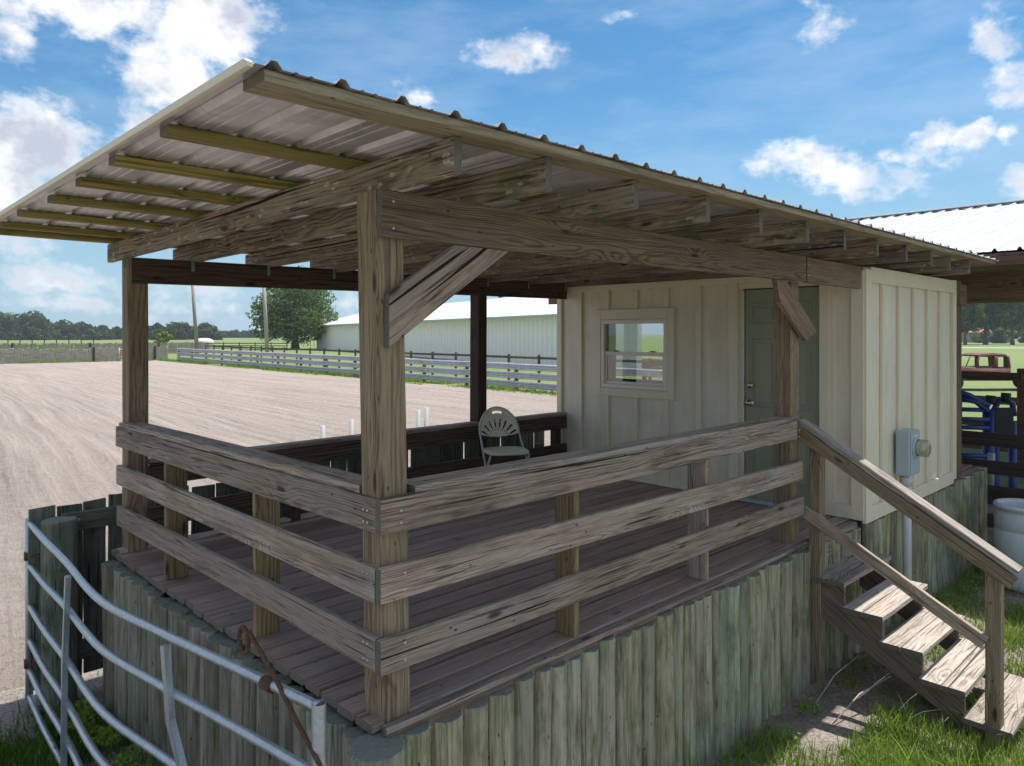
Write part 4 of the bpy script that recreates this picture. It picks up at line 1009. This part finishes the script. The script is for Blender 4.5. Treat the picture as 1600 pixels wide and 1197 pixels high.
# far tree line at the left
TL = [(18, 498, 80), (52, 492, 70), (95, 505, 60), (128, 508, 46), (158, 511, 40), (183, 514, 30), (233, 511, 26), (250, 506, 26), (275, 503, 44), (300, 511, 26), (327, 507, 40), (212, 512, 34),
      (346, 519, 24), (366, 518, 20), (386, 519, 20), (402, 517, 22), (425, 520, 20), (-30, 488, 90), (-85, 500, 80), (70, 508, 50), (0, 507, 46), (36, 510, 40), (112, 513, 34), (145, 515, 30)]
desc = ['broad', 'tall domed', 'low', 'small rounded', 'ragged']
spot = ['at the left edge of the view', 'near the left end of the far tree line', 'in the left part of the far tree line', 'left of the far left deck post', 'just left of the left deck post']
TLS = sorted(TL)
ORD = ['first', 'second', 'third', 'fourth', 'fifth', 'sixth', 'seventh', 'eighth', 'ninth', 'tenth', 'eleventh', 'twelfth', 'thirteenth', 'fourteenth', 'fifteenth', 'sixteenth', 'seventeenth', 'eighteenth', 'nineteenth', 'twentieth', 'twenty first', 'twenty second', 'twenty third', 'twenty fourth']
for i, (x, yt, wpx) in enumerate(TLS):
    w_ = 330 + 40 * ((i * 7) % 5) / 5 if x < 340 else 520
    Hh = (2.69 + (522 - yt) / 1162 * w_) * 1.0; Ww = wpx / 1162 * w_ * 1.15
    tree('oak_tree', (x - 800) / 1162 * w_, w_, Ww, Hh, i % 6 + 30 + i, f'{"tall" if yt < 500 else "low"} hazy oak, {ORD[i]} from the left in the distant tree line', 'leafdark', 2600, .9 * w_ / 350, 'oaks in the distant tree line', low=.05, nb=22)
# right hand trees beyond the truck
for (x, yt, wpx, yb, w_, sd, lab) in [(1508, 440, 60, 536, 185, 71, 'left leafy tree behind the truck, next to the booth wall'), (1540, 425, 80, 536, 190, 72, 'dark leafy tree with a thick trunk in front of the red roofed house'), (1582, 430, 70, 534, 186, 73, 'thin trunked leafy tree at the right edge above the driveway'), (1640, 425, 90, 534, 200, 74, 'leafy tree just past the right edge of the lawn')]:
    tree('shade_tree', (x - 800) / 1162 * w_, w_, wpx / 1162 * w_, 2.69 + (522 - yt) / 1162 * w_, sd, lab, 'leaf', 7500, .42, low=.30, nb=40)
for k, (x, w_) in enumerate([(1560, 215), (1572, 218), (1533, 225), (1600, 226)]):
    t_ = tree('shrub', (x - 800) / 1162 * w_, w_, 6, 5, 81 + k, ['rounded green shrub beside the red roofed house', 'pale shrub right of the red roofed house', 'low shrub left of the dark tree trunk', 'shrub at the right edge by the house'][k], 'leafyellow' if k == 1 else 'leaf', 1500, .5, low=.05, nb=10); t_['category'] = 'shrub'
tree('sapling', (256 - 800) / 1162 * 125, 125, 3.6, 3.0, 91, 'yellow green sapling in the pasture by the dark cows', 'leafyellow', 900, .25, low=.25, nb=10)
# backdrop wood far right and behind the barn
for i in range(8):
    x = 1466 + i * 38; w_ = 290
    tree('far_tree', (x - 800) / 1162 * w_, w_, 16, 12 + (i * 5) % 5, 100 + i % 4, f'{ORD[i]} tree from the left in the distant wood behind the red roofed house', 'leafdark', 1500, 1.1, 'trees of the wood behind the house', low=.05, nb=18)

# house
hp = cw((1552 - 800) / 1162 * 235, 235, GZ)
hs = thing('house', hp, 'tan house with a red roof half hidden behind the right hand trees', 'house')
hm = Matrix.Translation(hp) @ Matrix.Rotation(HEAD - rad(90) + .2, 4, 'Z'); world(hs, hm); hs.matrix_basis = hm
link('wall', boxes_mesh([(-9, 7, 0, 9, 0, 3.2)]), 'housewall', hs, hm)
link('roof', pydata([(-10, -1, 3.0), (8, -1, 3.0), (8, 4.5, 5.6), (-10, 4.5, 5.6), (-10, 10, 3.0), (8, 10, 3.0), (-10, -1, 3.2), (8, -1, 3.2), (8, 4.5, 5.8), (-10, 4.5, 5.8), (8, 10, 3.2), (-10, 10, 3.2)], [(6, 7, 8, 9), (9, 8, 10, 11), (0, 3, 2, 1), (3, 4, 5, 2), (0, 1, 7, 6), (1, 2, 8, 7), (2, 5, 10, 8), (0, 6, 9, 3), (3, 9, 11, 4), (4, 11, 10, 5)]), 'houseroof', hs, hm)
for x in (-8, -4.5, 3, 5.2):
    wv_ = link('window', boxes_mesh([(x, x + 1.6, -.06, -.002, 1, 2.4)]), 'whitepaint', hs, hm)
    link('pane', boxes_mesh([(x + .12, x + 1.48, -.08, -.062, 1.1, 2.3)]), 'dark', wv_, hm)
link('door', boxes_mesh([(0, 1.1, -.06, -.002, 0, 2.2)]), 'doorpaint', hs, hm)

# ------------------------------------------------------------------ cows and a white trough in the pasture
def cow(r_, w_, lab, rot):
    p_ = cw(r_, w_, GZ); o = thing('cow', p_, lab, 'cow', 'dark cows grazing in the pasture')
    me = bpy.data.meshes.new('body')
    J = [(0, 0, 1.15, .33), (.55, 0, 1.18, .34), (-.55, 0, 1.15, .32), (.95, 0, 1.2, .22), (1.25, 0, .75, .15), (1.42, 0, .35, .11),
         (.6, .2, .75, .12), (.6, .2, .38, .07), (.6, .2, .03, .07), (.6, -.2, .75, .12), (.62, -.2, .38, .07), (.66, -.2, .03, .07),
         (-.6, .2, .8, .15), (-.66, .2, .42, .08), (-.6, .2, .03, .07), (-.6, -.2, .8, .15), (-.7, -.2, .42, .08), (-.66, -.2, .03, .07), (-.84, 0, 1.2, .06), (-.92, 0, .6, .03)]
    E_ = [(0, 1), (0, 2), (1, 3), (3, 4), (4, 5), (1, 6), (6, 7), (7, 8), (1, 9), (9, 10), (10, 11), (2, 12), (12, 13), (13, 14), (2, 15), (15, 16), (16, 17), (2, 18), (18, 19)]
    bm = bmesh.new(); lay = bm.verts.layers.skin.verify(); bv = [bm.verts.new(j[:3]) for j in J]
    for v_, j in zip(bv, J): v_[lay].radius = (j[3], j[3])
    bv[0][lay].use_root = True
    for (a_, b__) in E_: bm.edges.new((bv[a_], bv[b__]))
    bm.to_mesh(me); bm.free()
    b = link('body', me, 'cow', o, Matrix.Translation(p_) @ Matrix.Rotation(rot, 4, 'Z'))
    b.modifiers.new('skin', 'SKIN'); s_ = b.modifiers.new('sub', 'SUBSURF'); s_.levels = 1; s_.render_levels = 1
cow(-71.8, 152, 'dark cow grazing left of the yellow green sapling', HEAD); cow(-77.0, 150, 'lone dark cow lying furthest left near the deck post', HEAD + 2.5)
tr = thing('water_tank', cw(-72, 174, GZ), 'small rounded white tank in the green pasture left of the first pole', 'tank')
link('shell', lathe_mesh([(.0, 0), (2.0, 0), (2.1, .5), (2.1, 1.0), (1.9, 1.3), (1.2, 1.65), (0, 1.75)], 18), 'whitepaint', tr, Matrix.Translation(cw(-72, 174, GZ)))

# ------------------------------------------------------------------ SHED on the right
shed = thing('open_shed', (9, 2, GZ), 'open sided timber shed with a bright white ribbed metal roof behind the booth', 'shed')
EX, EZs, RXs, RZs = 7.52, 2.475, 14.2, 3.95
upv = Vector((RXs - EX, 0, RZs - EZs)); LV = upv.length; upv.normalize()
for k in range(11):
    panel('roof_panel', 'whiteroof', shed, (EX, 7.6 - .9144 * k, EZs + .0006 * (k % 2)), (0, -1, 0), upv, 0, .915, LV, h=.032, nseg=1)
dnv = Vector((RXs - EX, 0, -(RZs - EZs))).normalized()
for k in range(11):
    panel('roof_panel', 'whiteroof', shed, (RXs, 7.6 - .9144 * k, RZs + .0006 * (k % 2)), (0, -1, 0), dnv, 0, .915, LV, h=.032, nseg=1)
sc = []
for j in range(9):
    for k in range(42):
        y_ = 7.6 - .057 - .2286 * k; d_ = .25 + j * .72; p_ = Vector((EX, y_ + (.0), EZs)) + upv * d_; sc.append((p_.x - .01, p_.x + .01, p_.y - .01 + .0, p_.y + .01, p_.z + .018, p_.z + .03))
o = boxes('screws', 'rubber', sc, shed); o['kind'] = 'stuff'
board('ridge_cap', 'whiteroof', (RXs, 7.7, RZs + .03), (RXs, -2.6, RZs + .03), .02, .35, shed, end='whiteroof', bow=0)
board('fascia_board', 'brownfence', (EX + .03, 7.6, EZs - .085), (EX + .03, -2.55, EZs - .085), .135, .034, shed)
for k in range(7):
    q = Vector((EX + .35 + k * .85, 0, 0)); zz = EZs + (q.x - EX) * (RZs - EZs) / (RXs - EX) - .03
    board('purlin', 'beam', (q.x, 7.5, zz), (q.x, -2.5, zz), .036, .088, shed)
for y_ in [7.4 - 1.22 * i for i in range(9)]:
    a = Vector((EX + .1, y_, EZs - .14)); b_ = Vector((RXs, y_, RZs - .14)); board('rafter', 'beam', a, b_, .17, .04, shed)
link('added_sheathing', boxes_mesh([(0, LV - .02, -10.1, 0, -.075, -.06)]), 'darkbeam', shed, Matrix.Translation((EX + .05, 7.55, EZs)) @ Matrix.Rotation(-math.atan2(RZs - EZs, RXs - EX), 4, 'Y'))  # added dark layer, hides the white underside lit by green bounce
link('added_sheathing', boxes_mesh([(0, LV, -10.1, 0, -.075, -.06)]), 'darkbeam', shed, Matrix.Translation((RXs + .02, 7.55, RZs)) @ Matrix.Rotation(math.atan2(RZs - EZs, RXs - EX), 4, 'Y'))
board('header_beam', 'beam', (9.0, 7.4, 2.27), (9.0, -2.6, 2.27), .20, .08, shed)
board('header_beam', 'beam', (9.3, 7.4, 2.08), (9.3, -2.6, 2.08), .15, .06, shed)
board('header_beam', 'beam', (13.8, 7.4, 2.5), (13.8, -2.6, 2.5), .24, .08, shed)
for (x, y_) in ((9.15, 7), (9.15, 3.2), (13.8, 7), (13.8, 3.2), (9.15, -2.4), (13.8, -2.4)):
    board('post', 'beam', (x, y_, GZ - .1), (x, y_, 2.3), .14, .14, shed, up=(1, 0, 0))
# ------------------------------------------------------------------ pens by the shed
rail_fence('pen_fence', (8.80, 3.2, GZ), (8.80, -3.1, GZ), 1.80, (.42, .76, 1.07, 1.40), .165, 2.1, 'blackfence', 'dark weathered board pen fence behind the white barrel', post_w=.13, extra=-.32)
rail_fence('pen_fence', (15.1, 4.8, GZ), (15.1, -3.2, GZ), 1.98, (1.88, 1.40, .95, .5), .15, 2.0, 'brownfence', 'taller brown board fence in front of the maroon truck', post_w=.14)
# blue cattle chute
bc = thing('cattle_chute', (12, -.2, GZ), 'blue steel cattle chute with side bars and black pads behind the dark pen fence', 'cattle chute')
def bp(x, y, w_): d = cw((x - 800) / 1162 * w_, w_); return Vector((d.x, d.y, CAM.z - (y - 522) / 1162 * w_))
cw_ = 11.8
for (x, y0, y1, r_) in [(1545, 640, 870, .09), (1556, 660, 870, .05), (1582, 660, 860, .06), (1498, 610, 860, .05)]:
    tube('chute_post', 'blue', [bp(x, y0, cw_), bp(x, y1, cw_)], r_, bc, 8)
for y_ in (640, 655, 668, 678, 690, 712, 745):
    tube('side_bar', 'blue', [bp(1480, y_ - 1, cw_), bp(1546, y_ + 1, cw_ - .1)], .035, bc, 8)
tube('control_arm', 'blue', [bp(1495, 612, cw_ - .1), bp(1515, 618, cw_ - .1), bp(1532, 628, cw_ - .1), bp(1545, 634, cw_ - .1)], .045, bc, 8)
tube('control_arm', 'blue', [bp(1500, 622, cw_ - .1), bp(1525, 628, cw_ - .1), bp(1540, 640, cw_ - .1)], .04, bc, 8)
tube('hoop', 'blue', [bp(1552, 662, cw_), bp(1553, 640, cw_), bp(1560, 628, cw_), bp(1572, 624, cw_), bp(1582, 630, cw_), bp(1584, 650, cw_)], .045, bc, 8)
for (x, y_) in ((1548, 618), (1572, 614)):
    q = bp(x, y_, cw_ - .05); tube('black_grip', 'rubber', [q, bp(x - 1, y_ + 14, cw_ - .05)], .07, bc, 8)
q = bp(1568, 660, cw_ - .6); 
board('side_panel', 'rubber', bp(1569, 688, cw_ - 1.0), bp(1569, 637, cw_ - 1.0), .26, .04, bc, up=RV, end='rubber')
o = tube('plastic_pipe', 'pvc', [bp(1547, 765, 9.9), bp(1549, 708, 9.9)], .045, None, 10); tag(o, 'white plastic pipe standing beyond the dark pen fence above the barrel', 'pipe')
# ------------------------------------------------------------------ BARREL
bpz = cw((1603 - 800) / 1162 * 7.9, 7.9, GZ)
br = thing('plastic_barrel', bpz, 'white plastic barrel standing on the dirt by the end of the log wall', 'barrel')
R0 = .288
link('drum', lathe_mesh([(0, .0), (R0 - .03, 0), (R0 - .005, .02), (R0, .06), (R0, .26), (R0 - .008, .27), (R0 - .008, .285), (R0, .295), (R0 + .004, .45), (R0, .60), (R0 - .008, .61), (R0 - .008, .622), (R0, .632), (R0, .74), (R0 - .015, .79), (R0 - .03, .82), (R0 - .005, .835), (R0 + .008, .85), (R0 + .008, .872), (R0 - .01, .885), (R0 - .03, .885), (R0 - .04, .872), (R0 - .05, .855), (0, .85)], 40), 'barrel', br, Matrix.Translation(bpz))
link('bung', lathe_mesh([(.045, 0), (.045, .016), (.035, .02), (0, .02)], 16), 'barrel', br, Matrix.Translation(bpz + Vector((-.13, -.05, .853))))
# ------------------------------------------------------------------ TRUCK (old cab on bare frame)
tp = cw((1531 - 800) / 1162 * 36, 36, GZ)
tk = bpy.data.objects.new('old_truck', None); COL.objects.link(tk); tag(tk, 'faded maroon vintage truck cab on a bare flat frame on the lawn', 'truck')
tm = Matrix.Translation(tp) @ Matrix.Rotation(HEAD - rad(90), 4, 'Z'); tk.matrix_basis = tm; world(tk, tm)   # local X to the right in view; nose to the left
def tl(name, me, m): return link(name, me, m, tk, tm)
# cab body: lower tub
def loft(secs, close=True):
    n = len(secs[0]); vs = [v for s in secs for v in s]; fs = []
    for i in range(len(secs) - 1):
        for k in range(n - 1): fs.append((i * n + k, i * n + k + 1, (i + 1) * n + k + 1, (i + 1) * n + k))
    return pydata(vs, fs, True)
hw = .82
cab = [(-1.02, .55), (.95, .55), (1.0, 1.05), (.98, 1.12), (-.62, 1.12), (-1.02, 1.08)]
def body_mesh(outl, w0):
    bm = bmesh.new(); a = [bm.verts.new((x, -w0, z)) for x, z in outl]; b = [bm.verts.new((x, w0, z)) for x, z in outl]; n = len(outl)
    bm.faces.new(a); bm.faces.new(list(reversed(b)))
    for i in range(n): bm.faces.new((a[i], b[i], b[(i + 1) % n], a[(i + 1) % n]))
    bmesh.ops.recalc_face_normals(bm, faces=bm.faces); bmesh.ops.bevel(bm, geom=list(bm.edges), offset=.06, segments=3, affect='EDGES')
    me = bpy.data.meshes.new('b'); bm.to_mesh(me); bm.free(); me.shade_smooth(); return me
tl('cab_body', body_mesh(cab, hw), 'truck')
tl('cab_roof', body_mesh([(-.52, 1.63), (-.38, 1.74), (.2, 1.79), (.8, 1.74), (.93, 1.62), (.6, 1.60), (-.3, 1.60)], hw - .06), 'truck')
for s_ in (-1, 1):
    yy = s_ * (hw - .1)
    tl('windscreen_pillar', tube_mesh([(-.66, yy, 1.1), (-.45, yy, 1.66)], .035, 6), 'truck')
    tl('door_pillar', tube_mesh([(.30, yy, 1.1), (.30, yy, 1.64)], .10, 6), 'truck')
    tl('rear_pillar', tube_mesh([(.95, yy, 1.1), (.90, yy, 1.64)], .06, 6), 'truck')
tl('windscreen_pillar', tube_mesh([(-.68, 0, 1.1), (-.45, 0, 1.66)], .025, 6), 'truck')
tl('back_panel', boxes_mesh([(.90, .95, -.74, -.35, 1.1, 1.62), (.90, .95, .35, .74, 1.1, 1.62)], .01), 'truck')
tl('hood', body_mesh([(-2.2, .6), (-1.0, .6), (-1.0, 1.12), (-1.5, 1.1), (-2.1, 1.0)], .45), 'truck')
for s_ in (-1, 1): tl('fender', body_mesh([(-2.2, .5), (-1.05, .5), (-1.1, .75), (-1.5, .92), (-2.0, .85)], .14), 'truck').matrix_basis @= Matrix.Translation((0, s_ * .66, 0))
tl('flat_bed', boxes_mesh([(1.0, 3.6, -.9, .9, .62, .70)], .01), 'brownfence'); tl('bed_load', boxes_mesh([(1.1, 1.7, -.6, .5, .70, .82), (1.9, 2.6, -.5, .6, .70, .80), (2.7, 3.2, -.6, .2, .70, .9)], .03), 'farpicket')
tl('chassis', boxes_mesh([(-2.2, 3.6, -.4, -.3, .45, .6), (-2.2, 3.6, .3, .4, .45, .6)]), 'blackfence')
wm = lathe_mesh([(.0, -.09), (.2, -.1), (.22, -.1), (.36, -.09), (.38, -.05), (.38, .05), (.36, .09), (.22, .1), (.0, .1)], 20)
for x in (-1.65, 2.5):
    for s_ in (-1, 1):
        o = link('wheel', wm, 'rubber', tk, tm @ Matrix.Translation((x, s_ * .75, .38)) @ Matrix.Rotation(rad(90), 4, 'X'))
box_ = tl('door_handle', boxes_mesh([(.12, .24, -hw - .03, -hw, 1.0, 1.03)], .005), 'bolt')

# ------------------------------------------------------------------ GRASS (real blades)
def blades(pts, hmin, hmax, seed, wdt=.004, lean=.5, nseg=3):
    rs = np.random.RandomState(seed); n = len(pts); P = np.array(pts, float)
    h = rs.uniform(hmin, hmax, n) * rs.uniform(.5, 1, n); a = rs.uniform(0, 6.283, n); ln = rs.uniform(.1, lean, n) * h * 1.2
    w = wdt * rs.uniform(.6, 1.4, n); b = rs.uniform(0, 6.283, n)
    dirx, diry = np.cos(a), np.sin(a); wx, wy = np.cos(b), np.sin(b)
    rows = []
    for k in range(nseg + 1):
        u = k / nseg; c = np.stack([P[:, 0] + dirx * ln * u ** 2, P[:, 1] + diry * ln * u ** 2, P[:, 2] + h * (u - .22 * u * u * (ln / h))], 1)
        ww = w * (1 - u) ** .6
        if k < nseg: rows.append(c - np.stack([wx * ww, wy * ww, 0 * ww], 1)); rows.append(c + np.stack([wx * ww, wy * ww, 0 * ww], 1))
        else: rows.append(c)
    V = np.stack(rows, 1); m_ = V.shape[1]; co = V.reshape(-1, 3); faces = []
    base = (np.arange(n) * m_)[:, None]
    loops = []; starts = []; tot = 0
    quads = np.concatenate([base + np.array([2 * k, 2 * k + 1, 2 * k + 3, 2 * k + 2]) for k in range(nseg - 1)], 0)
    tris = base + np.array([2 * nseg - 2, 2 * nseg - 1, 2 * nseg])
    li = np.concatenate([quads.ravel(), tris.ravel()]); st_ = np.concatenate([np.arange(len(quads)) * 4, len(quads) * 4 + np.arange(len(tris)) * 3])
    me = bpy.data.meshes.new('grass'); me.vertices.add(len(co)); me.vertices.foreach_set('co', co.ravel()); me.loops.add(len(li)); me.loops.foreach_set('vertex_index', li)
    me.polygons.add(len(st_)); me.polygons.foreach_set('loop_start', st_); me.update(calc_edges=True); me.validate(); return me
def scatter(n, x0, x1, y0, y1, f, seed):
    rr = random.Random(seed); out = []
    while n > 0:
        n -= 1; x, y = rr.uniform(x0, x1), rr.uniform(y0, y1)
        if rr.random() < f(x, y): out.append((x, y, GZ + gh(x, y) - .01))
    return out
def nzf(x, y, s, o=0): return mnoise.noise((x * s, y * s, o)) * .5 + .5
def dens_r(x, y):
    if -.13 < y and x < 8.6: return 0
    v = nzf(x, y, 1.3, 3); k = max(0, min(1, (v - .40) * 5))
    if x > 3.75 and y > -1.45 and x < 5.0: k *= .06
    if 4.9 < x < 8.6 and y > -.35: k = max(k * .4, .4)
    if 4.9 < x < 8.0 and y < -.35: k *= .45 + .5 * (y < -.8)
    if 2.9 < x < 3.5 and -.62 < y < -.33: k *= .08
    if 3.5 < x < 3.9 and -.5 < y: k *= .25
    if y < -.62 and x < 3.85: k = max(k, .9)
    elif y < -1.2 or x < 2.9: k = max(k, .6)
    return k
def dens_l(x, y):
    if x > -.14: return 0
    k = max(.12, min(1, (nzf(x, y, 1.6, 8) - .33) * 5)); return k * (1 if y < 3.55 else .25)
tag(link('grass', blades(scatter(90000, 2.0, 9.5, -3.0, -.12, dens_r, 1), .06, .20, 2), 'blade'), 'tufts of green grass growing in the dirt around the steps', 'grass', kind='stuff')
tag(link('grass', blades(scatter(10000, 2.2, 4.6, -2.4, -.75, lambda x, y: .5 * (nzf(x, y, 2, 1) > .45), 21), .16, .33, 22, .0045, .9), 'blade'), 'long arching grass blades in front of the foot of the stairs', 'grass', kind='stuff')
tag(link('grass', blades(scatter(30000, -2.2, -.1, 1.2, 3.7, dens_l, 3), .05, .17, 4, .0045), 'blade2'), 'dense green grass between the bent gate and the log wall', 'grass', kind='stuff')
tag(link('grass', blades(scatter(1500, -4, .2, 3.7, 6.5, lambda x, y: .8 * (nzf(x, y, 1.7, 6) > .66), 31), .03, .09, 6), 'blade'), 'sparse grass tufts on the sand past the gate post', 'grass', kind='stuff')
tag(link('grass', blades(scatter(9000, 2.2, 9.0, -3.0, -.2, lambda x, y: dens_r(x, y) * (nzf(x, y, 2.3, 12) > .5), 51), .05, .22, 52, .0035, .9), 'bladedry'), 'dry straw coloured blades mixed into the grass by the steps', 'grass', kind='stuff')
tag(link('grass', blades(scatter(22000, 2.0, 9.0, -3.0, -.15, lambda x, y: (nzf(x, y, 1.1, 14) > .45) * .8 * (0 if (x > 3.8 and x < 4.9 and y > -1.4) else 1), 53), .02, .07, 54, .006, .9), 'blade2'), 'low dark green ground cover around the steps', 'ground cover', kind='stuff')
# weeds: leafy sprigs by the wall
wp = []
for k in range(7): wp.append((-.22 - .15 * R.random(), 3.1 - .36 * k + R.uniform(-.1, .1), GZ + .10, .07 + .05 * R.random()))
for k in range(6): wp.append((-.30 - .15 * R.random(), 3.0 - .3 * k + R.uniform(-.1, .1), GZ + .22, .05 + .04 * R.random()))
tag(link('weeds', crown_mesh(wp, 1500, .017, 5), 'blade'), 'small leafy weeds climbing at the foot of the left log wall', 'weeds', kind='stuff')
wp = [(3.0 + .5 * k + R.uniform(-.1, .1), -.24 - .1 * R.random(), GZ + .05, .06 + .05 * R.random()) for k in range(10)]
tag(link('weeds', crown_mesh(wp, 1400, .014, 6), 'blade'), 'small leafy weeds along the foot of the front log wall', 'weeds', kind='stuff')
# twigs under the steps
for (a, b_, lab) in [((3.35, -.45, GZ + .03), (3.95, -.62, GZ + .22), 'thin dead stick leaning under the steps, nearer the stringer'), ((3.5, -.25, GZ + .02), (4.1, -.35, GZ + .25), 'thin dead stick under the steps, nearer the log wall')]:
    a, b_ = Vector(a), Vector(b_); mid = a.lerp(b_, .5) + Vector((0, .02, .03)); tag(tube('stick', 'pole', [a, mid, b_], [.004, .006, .004], None, 6), lab, 'stick', 'dead sticks under the steps')
# grass strips at the arena edges + tall pasture grass, coarser blades
def strip(name, A, B, wd, n, h0, h1, bw, seed, lab, m='blade'):
    rr = random.Random(seed); A, B = Vector(A), Vector(B); d = B - A; nn = Vector((-d.y, d.x, 0)).normalized(); pts = []
    for _ in range(n):
        q = A + d * rr.random() + nn * (rr.uniform(-1, 1) * wd)
        if nzf(q.x, q.y, .35, seed) > .42: pts.append((q.x, q.y, GZ))
    tag(link(name, blades(pts, h0, h1, seed, bw, .6, 2), m), lab, 'grass', kind='stuff')
strip('grass', (22.3, 12, 0), (25.6, 75, 0), 1.3, 16000, .12, .35, .02, 41, 'green grass strip along the foot of the guard rails')
strip('grass', (-14, 75.5, 0), (26, 75.5, 0), 1.0, 6000, .15, .45, .03, 42, 'green grass strip along the foot of the far picket fence')
strip('tall_grass', (-25, 95, 0), (22, 95, 0), 9, 14000, .8, 1.9, .05, 43, 'tall pasture grass behind the far picket fence')
strip('tall_grass', (-35, 99, 0), (6, 99, 0), 8, 7000, 1.0, 2.3, .05, 44, 'dry seed headed grass at the left edge of the pasture', 'bladedry')

# ------------------------------------------------------------------ HAZE (thin summer air)
hm_ = bpy.data.materials.new('thin_haze'); hm_.use_nodes = True; ht = hm_.node_tree; ht.nodes.clear()
pv = ht.nodes.new('ShaderNodeVolumePrincipled'); pv.inputs['Color'].default_value = (.80, .90, 1.0, 1); pv.inputs['Density'].default_value = .0003
pv.inputs['Anisotropy'].default_value = .3
ho = ht.nodes.new('ShaderNodeOutputMaterial'); ht.links.new(pv.outputs[0], ho.inputs['Volume'])
tag(link('haze', boxes_mesh([(-3600, 3600, -3600, 3600, GZ - 1.2, 30)]), hm_), kind='stuff')
